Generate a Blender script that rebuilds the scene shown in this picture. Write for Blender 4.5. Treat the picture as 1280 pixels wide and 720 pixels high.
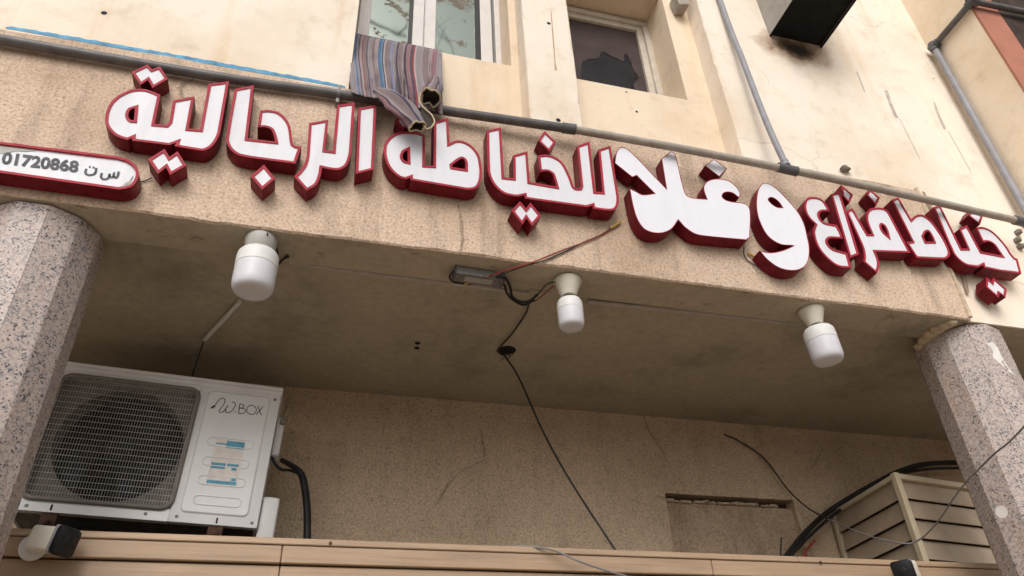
import bpy, bmesh, math, random
from mathutils import noise as mnoise
from mathutils import Vector, Matrix
from mathutils.geometry import tessellate_polygon
for o in list(bpy.data.objects): bpy.data.objects.remove(o)
S = bpy.context.scene
COL = S.collection
R_ = math.radians
random.seed(7)

# ---------------------------------------------------------------- camera
YAW, PITCH, ROLL, FPX = 0.292907, 0.603934, -0.049637, 941.79
CAMP = Vector((0, 0, 1.6))
fw = Vector((math.sin(YAW)*math.cos(PITCH), math.cos(YAW)*math.cos(PITCH), math.sin(PITCH)))
rt0 = Vector((math.cos(YAW), -math.sin(YAW), 0)); up0 = rt0.cross(fw)
RT = math.cos(ROLL)*rt0 + math.sin(ROLL)*up0
UP = -math.sin(ROLL)*rt0 + math.cos(ROLL)*up0
cam = bpy.data.cameras.new('camera'); camo = bpy.data.objects.new('camera', cam); COL.objects.link(camo)
m = Matrix((RT, UP, -fw)).transposed().to_4x4(); m.translation = CAMP
camo.matrix_world = m
cam.sensor_width = 36.0; cam.lens = 36.0*FPX/1280; cam.clip_start = 0.05; cam.clip_end = 1000
S.camera = camo

# ---------------------------------------------------------------- light
SUN_EL, SUN_AZ = 40, 198      # azimuth measured from +Y clockwise: in front of the facade
W = bpy.data.worlds.new("World"); S.world = W; W.use_nodes = True
nt = W.node_tree; nt.nodes.clear()
sky = nt.nodes.new('ShaderNodeTexSky'); sky.sky_type = 'NISHITA'; sky.sun_disc = False
sky.sun_elevation = R_(SUN_EL); sky.sun_rotation = R_(SUN_AZ); sky.dust_density = 4.0; sky.air_density = 1.2
hs = nt.nodes.new('ShaderNodeHueSaturation'); hs.inputs['Saturation'].default_value = 0.18
bg = nt.nodes.new('ShaderNodeBackground'); bg.inputs[1].default_value = 0.13
wo = nt.nodes.new('ShaderNodeOutputWorld')
nt.links.new(sky.outputs[0], hs.inputs['Color']); nt.links.new(hs.outputs[0], bg.inputs[0]); nt.links.new(bg.outputs[0], wo.inputs[0])
sl = bpy.data.lights.new('sun', 'SUN'); sl.energy = 1.45; sl.angle = R_(36); sl.color = (1.0, 0.955, 0.90)
so = bpy.data.objects.new('sun', sl); COL.objects.link(so)
sd = Vector((math.sin(R_(SUN_AZ))*math.cos(R_(SUN_EL)), math.cos(R_(SUN_AZ))*math.cos(R_(SUN_EL)), math.sin(R_(SUN_EL))))
so.rotation_euler = sd.to_track_quat('Z', 'Y').to_euler(); so.location = sd*20
S.view_settings.view_transform = 'Standard'; S.view_settings.look = 'None'
S.view_settings.gamma = 1; S.view_settings.exposure = 0.36; S.view_settings.use_curve_mapping = False

# ---------------------------------------------------------------- pixel -> place (distance always from the surface touched)
def ray(x, y): return RT*(x-640) - UP*(y-360) + fw*FPX
def PY(x, y, Y): d = ray(x, y); return CAMP + d*(Y/d.y)
def PZ(x, y, Z): d = ray(x, y); return CAMP + d*((Z-CAMP.z)/d.z)
def PX(x, y, X): d = ray(x, y); return CAMP + d*(X/d.x)

# ---------------------------------------------------------------- materials
def nodes(name):
    mt = bpy.data.materials.new(name); mt.use_nodes = True
    n = mt.node_tree; b = n.nodes['Principled BSDF']
    return mt, n, b
def N(n, typ, **kw):
    x = n.nodes.new(typ)
    for k, v in kw.items():
        if k in ('operation', 'blend_type', 'data_type', 'feature', 'noise_dimensions', 'wave_type', 'bands_direction', 'distance', 'clamp'): setattr(x, k, v)
        else: x.inputs[k].default_value = v
    return x
def ramp(n, fac, stops, interp='LINEAR'):
    r = n.nodes.new('ShaderNodeValToRGB'); e = r.color_ramp.elements; r.color_ramp.interpolation = interp
    while len(e) > 1: e.remove(e[-1])
    e[0].position = stops[0][0]; e[0].color = (*stops[0][1], 1) if len(stops[0][1]) == 3 else stops[0][1]
    for p, c in stops[1:]:
        q = e.new(p); q.color = (*c, 1)
    n.links.new(fac, r.inputs[0]); return r.outputs[0]
def g(v): return (v, v, v)
def mix(n, fac, a, b, mode='MIX'):
    x = n.nodes.new('ShaderNodeMix'); x.data_type = 'RGBA'; x.blend_type = mode
    if isinstance(fac, (int, float)): x.inputs[0].default_value = fac
    else: n.links.new(fac, x.inputs[0])
    for i, v in ((6, a), (7, b)):
        if isinstance(v, tuple): x.inputs[i].default_value = (*v, 1)
        else: n.links.new(v, x.inputs[i])
    return x.outputs[2]
def coords(n, scale=(1, 1, 1), kind='Object', distort=0, dscale=3):
    t = n.nodes.new('ShaderNodeTexCoord'); mp = n.nodes.new('ShaderNodeMapping'); mp.inputs['Scale'].default_value = scale
    n.links.new(t.outputs[kind], mp.inputs[0]); o = mp.outputs[0]
    if distort:
        nz = N(n, 'ShaderNodeTexNoise', Scale=dscale, Detail=4); n.links.new(o, nz.inputs['Vector'])
        vm = n.nodes.new('ShaderNodeVectorMath'); vm.operation = 'SCALE'; vm.inputs['Scale'].default_value = distort
        n.links.new(nz.outputs['Color'], vm.inputs[0])
        va = n.nodes.new('ShaderNodeVectorMath'); va.operation = 'ADD'
        n.links.new(o, va.inputs[0]); n.links.new(vm.outputs[0], va.inputs[1]); o = va.outputs[0]
    return o
def noise(n, vec, scale, detail=5, rough=0.55):
    x = N(n, 'ShaderNodeTexNoise', Scale=scale, Detail=detail, Roughness=rough); n.links.new(vec, x.inputs['Vector']); return x.outputs[0]
def voro(n, vec, scale, feature='F1', out='Distance', rnd=1.0):
    x = N(n, 'ShaderNodeTexVoronoi', feature=feature, Scale=scale, Randomness=rnd); n.links.new(vec, x.inputs['Vector']); return x.outputs[out]
def math_(n, op, a, b):
    x = n.nodes.new('ShaderNodeMath'); x.operation = op
    for i, v in ((0, a), (1, b)):
        if isinstance(v, (int, float)): x.inputs[i].default_value = v
        else: n.links.new(v, x.inputs[i])
    return x.outputs[0]
def bump(n, b, h, strength, dist):
    x = N(n, 'ShaderNodeBump', Strength=strength, Distance=dist); x.inputs['Distance'].default_value = dist
    n.links.new(h, x.inputs['Height']); n.links.new(x.outputs[0], b.inputs['Normal'])

def plain(name, c, rough=0.5, metal=0, var=0.12, scale=14, bmp=0.0, bs=60, spec=0.28):
    mt, n, b = nodes(name); v = coords(n)
    f = noise(n, v, scale, 5)
    col = ramp(n, f, [(0.3, tuple(x*(1-var) for x in c)), (0.7, tuple(min(1, x*(1+var)) for x in c))])
    n.links.new(col, b.inputs['Base Color']); b.inputs['Metallic'].default_value = metal
    r = ramp(n, noise(n, v, scale*2.3, 4), [(0.3, g(max(0, rough-0.07))), (0.7, g(min(1, rough+0.1)))])
    n.links.new(r, b.inputs['Roughness']); b.inputs['Specular IOR Level'].default_value = spec
    if bmp: bump(n, b, noise(n, v, bs, 3), bmp, 0.004)
    return mt

def rough_plaster(name, c, dark=0.62, streak=0.25):
    mt, n, b = nodes(name); v = coords(n)
    fine = noise(n, v, 105, 4, 0.75); mid = noise(n, v, 26, 5, 0.7); big = noise(n, v, 1.7, 5, 0.6)
    vs = coords(n, (5, 5, 0.5)); st = noise(n, vs, 2.2, 5, 0.6)
    col = ramp(n, fine, [(0.34, tuple(x*0.46 for x in c)), (0.44, tuple(x*0.88 for x in c)), (0.53, c), (0.64, tuple(min(1, x*1.17) for x in c))])
    col = mix(n, 1.0, col, ramp(n, mid, [(0.30, g(0.80)), (0.46, g(1.0)), (0.7, g(1.06))]), 'MULTIPLY')
    col = mix(n, 1.0, col, ramp(n, big, [(0.3, (1-(1-dark)*0.55, 1-(1-dark)*0.62, 1-(1-dark)*0.7)), (0.48, g(0.95)), (0.7, g(1.07))]), 'MULTIPLY')
    ve = coords(n, distort=0.25, dscale=2.2)
    cr = math_(n, 'MULTIPLY', ramp(n, voro(n, ve, 1.05, feature='DISTANCE_TO_EDGE'), [(0.0, g(1)), (0.0035, g(0.6)), (0.008, g(0))]), ramp(n, noise(n, v, 1.9, 2), [(0.5, g(0)), (0.6, g(0.6))]))
    col = mix(n, cr, col, (0.10, 0.07, 0.045))
    col = mix(n, 1.0, col, ramp(n, st, [(0.33, (1-streak, 1-streak*1.05, 1-streak*1.1)), (0.48, g(1))]), 'MULTIPLY')
    n.links.new(col, b.inputs['Base Color']); b.inputs['Roughness'].default_value = 0.95; b.inputs['Specular IOR Level'].default_value = 0.12
    h = math_(n, 'ADD', noise(n, v, 85, 4, 0.75), math_(n, 'MULTIPLY', noise(n, v, 35, 3), 0.8))
    bump(n, b, h, 0.8, 0.006)
    return mt

def cream_paint(name, c, cracks=True, soot=None):
    mt, n, b = nodes(name); v = coords(n)
    big = noise(n, v, 1.3, 6, 0.6); mid = noise(n, v, 7, 6, 0.65)
    col = ramp(n, big, [(0.28, tuple(x*y for x, y in zip(c, (0.86, 0.80, 0.70)))), (0.5, c), (0.75, tuple(min(1, x*1.06) for x in c))])
    col = mix(n, 1.0, col, ramp(n, mid, [(0.28, (0.86, 0.83, 0.79)), (0.46, g(1)), (0.8, g(1.03))]), 'MULTIPLY')
    vs = coords(n, (6, 6, 0.35)); st = noise(n, vs, 1.6, 6, 0.6)
    col = mix(n, 1.0, col, ramp(n, st, [(0.26, (0.92, 0.85, 0.75)), (0.45, g(1))]), 'MULTIPLY')
    if cracks:
        vd = coords(n, distort=0.35, dscale=2.5)
        e = voro(n, vd, 1.9, feature='DISTANCE_TO_EDGE')
        line = ramp(n, e, [(0.0, g(1)), (0.003, g(0.6)), (0.007, g(0))])
        msk = ramp(n, noise(n, v, 1.1, 2), [(0.50, g(0)), (0.64, g(0.5))])
        col = mix(n, math_(n, 'MULTIPLY', line, msk), col, (0.42, 0.33, 0.24))
    # small holes and dings
    dg = ramp(n, voro(n, v, 3.2), [(0.0, g(1)), (0.022, g(1)), (0.032, g(0))])
    dm = ramp(n, voro(n, v, 3.2, out='Color'), [(0.40, g(0)), (0.45, g(1))], 'LINEAR')
    col = mix(n, math_(n, 'MULTIPLY', math_(n, 'MULTIPLY', dg, dm), 0.7), col, (0.12, 0.09, 0.06))
    if soot:
        p, rad = soot
        t = n.nodes.new('ShaderNodeTexCoord'); mp = n.nodes.new('ShaderNodeMapping')
        mp.inputs['Location'].default_value = tuple(-a/r for a, r in zip(p, rad)); mp.inputs['Scale'].default_value = tuple(1/r for r in rad)
        n.links.new(t.outputs['Object'], mp.inputs[0])
        ln = n.nodes.new('ShaderNodeVectorMath'); ln.operation = 'LENGTH'; n.links.new(mp.outputs[0], ln.inputs[0])
        d = math_(n, 'ADD', ln.outputs['Value'], math_(n, 'MULTIPLY', math_(n, 'SUBTRACT', noise(n, v, 11, 5), 0.5), 0.9))
        col = mix(n, ramp(n, d, [(0.30, g(0.9)), (0.75, g(0.45)), (1.0, g(0))]), col, (0.30, 0.15, 0.06))
        col = mix(n, ramp(n, d, [(0.12, g(0.97)), (0.45, g(0.55)), (0.62, g(0))]), col, (0.02, 0.016, 0.013))
    n.links.new(col, b.inputs['Base Color']); b.inputs['Roughness'].default_value = 0.8; b.inputs['Specular IOR Level'].default_value = 0.25
    bump(n, b, math_(n, 'ADD', noise(n, v, 6, 6, 0.6), math_(n, 'MULTIPLY', noise(n, v, 60, 3), 0.12)), 0.35, 0.012)
    return mt

def concrete(name, c, grime=0.0):
    mt, n, b = nodes(name); v = coords(n)
    big = noise(n, v, 2.2, 6, 0.65); fine = noise(n, v, 30, 4)
    col = ramp(n, big, [(0.28, tuple(x*0.62 for x in c)), (0.48, c), (0.72, tuple(x*1.15 for x in c))])
    col = mix(n, 1.0, col, ramp(n, fine, [(0.3, g(0.88)), (0.6, g(1.02))]), 'MULTIPLY')
    blot = ramp(n, noise(n, coords(n, (1, 2.2, 1)), 9, 4, 0.7), [(0.30+grime, g(1)), (0.40+grime, g(0))])
    col = mix(n, math_(n, 'MULTIPLY', blot, 0.55), col, (0.07, 0.05, 0.03))
    n.links.new(col, b.inputs['Base Color']); b.inputs['Roughness'].default_value = 0.85
    bump(n, b, noise(n, v, 14, 6, 0.6), 0.3, 0.01)
    return mt

def granite(name):
    mt, n, b = nodes(name); v = coords(n, distort=0.010, dscale=70)
    big = noise(n, v, 4, 5)
    base = ramp(n, noise(n, v, 95, 3, 0.65), [(0.32, (0.30, 0.25, 0.23)), (0.48, (0.44, 0.37, 0.335)), (0.66, (0.56, 0.47, 0.425))])
    base = mix(n, 0.5, base, ramp(n, voro(n, v, 150, out='Color'), [(0.0, (0.33, 0.29, 0.29)), (0.35, (0.43, 0.355, 0.325)), (0.7, (0.58, 0.44, 0.375)), (1, (0.53, 0.49, 0.465))]))
    cell = voro(n, v, 215, out='Color')
    dark = math_(n, 'MULTIPLY', ramp(n, cell, [(0.0, g(1)), (0.24, g(1)), (0.27, g(0))], 'LINEAR'), ramp(n, noise(n, v, 30, 3), [(0.40, g(0.10)), (0.54, g(1))]))
    midf = ramp(n, voro(n, v, 190, out='Color'), [(0.0, g(0.8)), (0.27, g(0.8)), (0.30, g(0))], 'LINEAR')
    base = mix(n, midf, base, (0.24, 0.225, 0.235))
    col = mix(n, dark, base, (0.085, 0.088, 0.10))
    big = noise(n, coords(n, (1, 1, 0.16)), 9, 4)
    col = mix(n, ramp(n, big, [(0.60, g(0)), (0.75, g(0.40))]), col, (0.44, 0.27, 0.16))
    n.links.new(col, b.inputs['Base Color']); b.inputs['Roughness'].default_value = 0.5; b.inputs['Specular IOR Level'].default_value = 0.25
    bump(n, b, noise(n, v, 60, 3), 0.08, 0.003)
    return mt

def woodlook(name, c):
    mt, n, b = nodes(name); v = coords(n, (0.8, 8, 22)); v2 = coords(n)
    gr = noise(n, v, 3.5, 6, 0.65)
    col = ramp(n, gr, [(0.28, tuple(x*0.72 for x in c)), (0.5, c), (0.72, tuple(x*1.16 for x in c))])
    col = mix(n, 1.0, col, ramp(n, noise(n, v2, 3, 4), [(0.3, g(0.86)), (0.6, g(1.03))]), 'MULTIPLY')
    n.links.new(col, b.inputs['Base Color']); b.inputs['Roughness'].default_value = 0.55
    bump(n, b, gr, 0.12, 0.003)
    return mt

def striped(name):
    mt, n, b = nodes(name)
    t = n.nodes.new('ShaderNodeUVMap'); sp = n.nodes.new('ShaderNodeSeparateXYZ'); n.links.new(t.outputs[0], sp.inputs[0])
    u = sp.outputs[0]
    A_, B_, C_, D_ = (0.25, 0.215, 0.225), (0.20, 0.155, 0.155), (0.085, 0.07, 0.095), (0.29, 0.235, 0.235)
    bl, rd, wt = (0.085, 0.15, 0.24), (0.24, 0.06, 0.07), (0.36, 0.31, 0.295)
    st = [(0, A_), (.045, (0.22, 0.22, 0.27)), (.06, bl), (.075, A_), (.10, C_), (.112, D_), (.14, rd), (.148, B_), (.19, C_), (.20, A_), (.25, B_), (.275, D_), (.315, bl), (.345, (0.14, 0.20, 0.28)), (.36, C_), (.372, wt), (.39, B_), (.44, (0.20, 0.20, 0.27)), (.47, A_), (.51, C_), (.53, B_), (.575, D_), (.60, C_), (.62, (0.25, 0.15, 0.16)), (.665, C_), (.69, rd), (.71, wt), (.725, A_), (.80, B_), (.86, D_), (.90, (0.25, 0.145, 0.16)), (.95, A_)]
    col = ramp(n, u, st, 'CONSTANT')
    x = n.nodes.new('ShaderNodeTexNoise'); x.noise_dimensions = '1D'; x.inputs['Scale'].default_value = 1; x.inputs['Detail'].default_value = 2.0
    n.links.new(math_(n, 'MULTIPLY', u, 150), x.inputs['W'])
    col = mix(n, 1.0, col, ramp(n, x.outputs[0], [(0.3, g(0.62)), (0.5, g(1.0)), (0.7, g(1.25))]), 'MULTIPLY')
    n.links.new(col, b.inputs['Base Color']); b.inputs['Roughness'].default_value = 0.95; b.inputs['Specular IOR Level'].default_value = 0.1
    v = coords(n); bump(n, b, noise(n, v, 160, 2), 0.4, 0.002)
    return mt

def glass_dirty(name):
    mt, n, b = nodes(name); v = coords(n)
    f = noise(n, v, 5, 6, 0.72)
    col = ramp(n, f, [(0.54, (0.25, 0.28, 0.245)), (0.565, (0.15, 0.135, 0.10)), (0.60, (0.115, 0.09, 0.062)), (0.75, (0.15, 0.12, 0.085))])
    n.links.new(col, b.inputs['Base Color'])
    n.links.new(ramp(n, f, [(0.555, g(1)), (0.565, g(0))]), b.inputs['Metallic'])
    n.links.new(ramp(n, f, [(0.555, g(0.04)), (0.565, g(0.7))]), b.inputs['Roughness'])
    return mt

def dusty_face(name, c, dirt=0.16):
    mt, n, b = nodes(name); v = coords(n)
    st = noise(n, coords(n, (9, 9, 1.2), kind='Object'), 3.0, 5, 0.65); sp_ = noise(n, v, 55, 4, 0.7)
    col = mix(n, 1.0, c, ramp(n, st, [(0.30, (1-dirt, 1-dirt*1.08, 1-dirt*1.25)), (0.52, g(1))]), 'MULTIPLY')
    col = mix(n, 1.0, col, ramp(n, sp_, [(0.22, g(0.86)), (0.30, g(1))]), 'MULTIPLY')
    n.links.new(col, b.inputs['Base Color']); b.inputs['Specular IOR Level'].default_value = 0.15
    n.links.new(ramp(n, st, [(0.3, g(0.65)), (0.6, g(0.38))]), b.inputs['Roughness'])
    return mt
M = {}
M['fascia'] = rough_plaster('rough_sprayed_plaster', (0.645, 0.49, 0.37))
M['backwall'] = rough_plaster('rough_back_wall_plaster', (0.66, 0.505, 0.355), dark=0.62, streak=0.10)
HOOD_PT = (2.10, 2.0, 4.80)
M['cream'] = cream_paint('cream_wall_paint', (0.82, 0.72, 0.61), soot=((2.21, 2.0, 4.79), (0.26, 0.4, 0.15)))
M['cream2'] = cream_paint('cream_infill_paint', (0.76, 0.625, 0.475), cracks=False)
M['creamside'] = cream_paint('cream_bay_paint', (0.82, 0.69, 0.54))
M['terracotta'] = plain('terracotta_paint', (0.40, 0.165, 0.112), 0.85, var=0.14, scale=6, bmp=0.3)
M['bluepaint'] = plain('blue_paint', (0.10, 0.30, 0.48), 0.7, var=0.35, scale=26)
M['patch'] = rough_plaster('patched_plaster', (0.55, 0.415, 0.29), dark=0.6, streak=0.2)
M['soffit'] = concrete('grimy_soffit_paint', (0.42, 0.36, 0.27), grime=0.0)
M['grime'] = plain('brown_grime', (0.13, 0.09, 0.055), 0.9, var=0.4, scale=40)
M['ceiling'] = concrete('grimy_ceiling_paint', (0.40, 0.345, 0.26), grime=-0.06)
M['granite'] = granite('pink_grey_granite')
M['grout'] = plain('cement_core', (0.35, 0.28, 0.2), 0.9)
M['mortar'] = plain('mortar_smear', (0.50, 0.40, 0.285), 0.9, var=0.25, scale=40, bmp=0.6)
M['white_paint'] = plain('white_paint_smear', (0.70, 0.66, 0.62), 0.7)
M['crimson'] = dusty_face('crimson_acrylic', (0.165, 0.009, 0.018), dirt=0.4)
M['trim'] = plain('crimson_trim', (0.34, 0.028, 0.046), 0.5, var=0.14, scale=25, spec=0.12)
M['face'] = dusty_face('white_acrylic', (0.685, 0.68, 0.715), dirt=0.05)
M['bigface'] = dusty_face('bright_white_acrylic', (0.75, 0.745, 0.795), dirt=0.03)
M['ink'] = plain('grey_ink', (0.035, 0.035, 0.045), 0.5, var=0.1)
M['pipe_dark'] = plain('weathered_dark_conduit', (0.125, 0.115, 0.115), 0.42, var=0.25, scale=18)
M['pipe_beige'] = plain('dusty_grey_conduit', (0.36, 0.315, 0.27), 0.5, var=0.16, scale=22)
M['pipe_grey'] = plain('grey_plastic_conduit', (0.28, 0.275, 0.30), 0.45, var=0.12, scale=16)
M['coupling'] = plain('dark_coupling', (0.10, 0.10, 0.105), 0.45, var=0.2)
M['steel'] = plain('zinc_steel', (0.20, 0.195, 0.185), 0.5, metal=0.3, var=0.2, scale=50)
M['white_metal'] = plain('white_enamel', (0.76, 0.755, 0.75), 0.38, var=0.05, scale=7)
M['white_plastic'] = plain('white_plastic', (0.66, 0.65, 0.63), 0.4, var=0.05)
M['camera_white'] = plain('warm_white_plastic', (0.78, 0.745, 0.65), 0.4, var=0.05)
M['cream_plastic'] = plain('yellowed_plastic', (0.62, 0.575, 0.48), 0.45, var=0.1)
M['diffuser'] = plain('milky_diffuser', (0.60, 0.59, 0.62), 0.35, var=0.03)
M['black_plastic'] = plain('black_plastic', (0.012, 0.012, 0.013), 0.35, var=0.3)
M['dark_inside'] = plain('dark_interior', (0.012, 0.011, 0.012), 0.7, var=0.3)
M['fan'] = plain('dark_fan_plastic', (0.014, 0.014, 0.017), 0.5, var=0.3)
M['coil'] = plain('dusty_condenser_fins', (0.025, 0.022, 0.019), 0.7, var=0.3, scale=60)
M['grille'] = plain('grey_wire_grille', (0.46, 0.435, 0.40), 0.45, var=0.2, scale=40)
M['grey_holder'] = plain('greyed_porcelain', (0.42, 0.40, 0.37), 0.5, var=0.15)
M['trunk'] = plain('dusty_white_trunking', (0.44, 0.40, 0.37), 0.6, var=0.15)
M['grille_rim'] = plain('grey_brown_rim', (0.20, 0.175, 0.155), 0.5, var=0.15)
M['shroud'] = plain('dusty_dark_shroud', (0.17, 0.15, 0.13), 0.6, var=0.25, scale=30)
M['sticker_blue'] = plain('faded_blue_print', (0.10, 0.33, 0.47), 0.5, var=0.25, scale=60)
M['sticker_pale'] = plain('faded_label_paper', (0.72, 0.665, 0.62), 0.6, var=0.08, scale=50)
M['rust'] = plain('rusty_steel', (0.075, 0.04, 0.024), 0.8, var=0.5, scale=40, bmp=0.4)
M['cable'] = plain('black_cable', (0.018, 0.017, 0.017), 0.5, var=0.3)
M['wire_dark'] = plain('dusty_dark_wire', (0.045, 0.038, 0.032), 0.6, var=0.3)
M['wire_red'] = plain('red_wire', (0.26, 0.045, 0.03), 0.5, var=0.25)
M['wire_yellow'] = plain('yellow_tape', (0.50, 0.33, 0.09), 0.6, var=0.2)
M['wire_grey'] = plain('grey_wire', (0.20, 0.19, 0.19), 0.55, var=0.2)
M['plank'] = woodlook('tan_cladding_board', (0.36, 0.245, 0.155))
M['plank2'] = woodlook('tan_cladding_trim', (0.39, 0.27, 0.175))
M['louvre'] = plain('pale_louvre_slat', (0.46, 0.365, 0.27), 0.6, var=0.12, scale=8)
M['louvre_frame'] = plain('pale_yellow_frame', (0.60, 0.51, 0.36), 0.5, var=0.1, scale=10)
M['upvc'] = plain('white_window_frame', (0.66, 0.62, 0.59), 0.4, var=0.06)
M['upvc2'] = plain('dusty_window_frame', (0.55, 0.49, 0.41), 0.6, var=0.12)
M['glass'] = glass_dirty('dirty_window_glass')
M['dark_glass'] = plain('dark_room_glass', (0.02, 0.018, 0.02), 0.3, spec=0.12, var=0.3, scale=8)
M['film'] = plain('torn_window_film', (0.075, 0.055, 0.053), 0.6, var=0.2, scale=6, spec=0.1)
M['fabric'] = striped('striped_cotton')
M['hem'] = plain('cream_hem', (0.50, 0.41, 0.27), 0.95, var=0.2, scale=120)
M['lining'] = plain('dark_lining', (0.055, 0.045, 0.04), 0.95, var=0.2, scale=60)
M['hood_metal'] = plain('grey_sheet_metal', (0.36, 0.34, 0.31), 0.5, var=0.15)
M['soot'] = plain('black_soot', (0.007, 0.007, 0.007), 0.9, var=0.3)
M['stone'] = plain('grey_rubble', (0.22, 0.19, 0.16), 0.9, var=0.4, scale=60, bmp=0.6)
M['scuff'] = plain('grey_scuff', (0.50, 0.43, 0.38), 0.8, var=0.25, scale=50)
M['rust_stain'] = plain('rust_streak', (0.50, 0.33, 0.20), 0.8, var=0.3, scale=50)
M['joint'] = plain('dirty_plaster_joint', (0.33, 0.235, 0.165), 0.95, var=0.45, scale=70)
M['asphalt'] = plain('dusty_asphalt', (0.15, 0.13, 0.11), 0.9, var=0.3, scale=3, bmp=0.5)
M['paving'] = plain('sandy_paving', (0.40, 0.32, 0.24), 0.85, var=0.15, scale=4, bmp=0.3)
M['brown_dark'] = plain('dark_brown_render', (0.045, 0.03, 0.022), 0.9, var=0.5, scale=9, bmp=0.7, bs=20)
M['bark'] = plain('bark', (0.09, 0.065, 0.05), 0.9, var=0.4, scale=20)

# ---------------------------------------------------------------- mesh helpers
def link(name, me, mat, parent=None):
    o = bpy.data.objects.new(name, me); COL.objects.link(o)
    if mat is not None and not me.materials: me.materials.append(M[mat] if isinstance(mat, str) else mat)
    if parent is not None: o.parent = parent
    return o
def tag(o, label, cat, group=None):
    o['label'] = label; o['category'] = cat
    if group: o['group'] = group
    return o
def struct(o): o['kind'] = 'structure'; return o
def thing(name, label, cat, loc=(0, 0, 0), group=None, rot=(0, 0, 0)):
    o = bpy.data.objects.new(name, None); COL.objects.link(o); o.location = loc; o.rotation_euler = rot
    o.empty_display_size = 0.1
    return tag(o, label, cat, group)
class MB:
    def __init__(s): s.b = bmesh.new()
    def poly(s, pts): 
        return s.b.faces.new([s.b.verts.new(p) for p in pts])
    def box(s, x0, x1, y0, y1, z0, z1, bev=0, seg=2):
        t = bmesh.new(); r = bmesh.ops.create_cube(t, size=1)
        for v in t.verts: v.co = Vector((x0+(v.co.x+.5)*(x1-x0), y0+(v.co.y+.5)*(y1-y0), z0+(v.co.z+.5)*(z1-z0)))
        if bev: bmesh.ops.bevel(t, geom=list(t.edges), offset=bev, segments=seg, profile=0.5, affect='EDGES')
        return s.add(t)
    def add(s, t, mat=None):
        if mat is not None: bmesh.ops.transform(t, matrix=mat, verts=t.verts)
        me = bpy.data.meshes.new('tmp'); t.to_mesh(me); t.free(); s.b.from_mesh(me); bpy.data.meshes.remove(me); return s
    def obox(s, c, ax, ay, az, bev=0, seg=2):
        """box from centre and three half-axis vectors"""
        t = bmesh.new(); bmesh.ops.create_cube(t, size=2)
        L = (ax.length, ay.length, az.length)
        for v in t.verts: v.co = Vector((v.co.x*L[0], v.co.y*L[1], v.co.z*L[2]))
        if bev: bmesh.ops.bevel(t, geom=list(t.edges), offset=bev, segments=seg, profile=0.5, affect='EDGES')
        mm = Matrix((ax.normalized(), ay.normalized(), az.normalized())).transposed().to_4x4(); mm.translation = Vector(c)
        return s.add(t, mm)
    def lathe(s, prof, c, axis=Vector((0, 0, 1)), n=28):
        """profile [(r, h)] about an axis through c"""
        ax = axis.normalized(); q = ax.to_track_quat('Z', 'Y').to_matrix()
        rings = []
        for r, h in prof:
            if r < 1e-5: rings.append([s.b.verts.new(Vector(c)+q @ Vector((0, 0, h)))])
            else: rings.append([s.b.verts.new(Vector(c)+q @ Vector((r*math.cos(2*math.pi*k/n), r*math.sin(2*math.pi*k/n), h))) for k in range(n)])
        for a, b in zip(rings, rings[1:]):
            for k in range(n):
                k2 = (k+1) % n
                if len(a) == 1 and len(b) == 1: continue
                if len(a) == 1: s.b.faces.new((a[0], b[k2], b[k]))
                elif len(b) == 1: s.b.faces.new((a[k], a[k2], b[0]))
                else: s.b.faces.new((a[k], a[k2], b[k2], b[k]))
        return s
    def tube(s, path, r, n=10, closed=False, smooth=True, cap=True):
        P = [Vector(p) for p in path]
        if smooth: P = spline(P, closed)
        rad = r if callable(r) else (lambda t: r)
        m_ = len(P); prev = None; rings = []
        for i, p in enumerate(P):
            a = P[(i-1) % m_] if (closed or i > 0) else p; b = P[(i+1) % m_] if (closed or i < m_-1) else p
            t = (b-a).normalized() if (b-a).length > 1e-9 else Vector((0, 0, 1))
            if prev is None:
                ref = Vector((0, 0, 1)) if abs(t.z) < 0.9 else Vector((1, 0, 0)); nx = t.cross(ref).normalized()
            else: nx = (prev - t*prev.dot(t)).normalized()
            prev = nx; ny = t.cross(nx); rr = rad(i/max(1, m_-1))
            rings.append([s.b.verts.new(p+(nx*math.cos(2*math.pi*k/n)+ny*math.sin(2*math.pi*k/n))*rr) for k in range(n)])
        prs = list(zip(rings, rings[1:]))+([(rings[-1], rings[0])] if closed else [])
        for a, b in prs:
            for k in range(n): s.b.faces.new((a[k], a[(k+1) % n], b[(k+1) % n], b[k]))
        if cap and not closed:
            s.b.faces.new(rings[0][::-1]); s.b.faces.new(rings[-1])
        return s
    def build(s, name, mat, parent=None, smooth=False, angle=None, recalc=True):
        if recalc: bmesh.ops.recalc_face_normals(s.b, faces=s.b.faces)
        me = bpy.data.meshes.new(name); s.b.to_mesh(me); s.b.free()
        if smooth:
            me.polygons.foreach_set('use_smooth', [True]*len(me.polygons))
            try: me.set_sharp_from_angle(angle=R_(angle or 40))
            except Exception: pass
        return link(name, me, mat, parent)
def spline(P, closed=False, sub=8):
    m_ = len(P)
    if m_ < 3 and not closed: return P
    out = []
    rng = range(m_) if closed else range(m_-1)
    for i in rng:
        p0 = P[(i-1) % m_] if (closed or i > 0) else P[i]*2-P[i+1]
        p1 = P[i]; p2 = P[(i+1) % m_]; p3 = P[(i+2) % m_] if (closed or i+2 < m_) else p2*2-p1
        for k in range(sub):
            t = k/sub
            out.append(0.5*((2*p1)+(p2-p0)*t+(2*p0-5*p1+4*p2-p3)*t*t+(3*p1-p0-3*p2+p3)*t**3))
    if not closed: out.append(P[-1])
    return out

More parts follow.
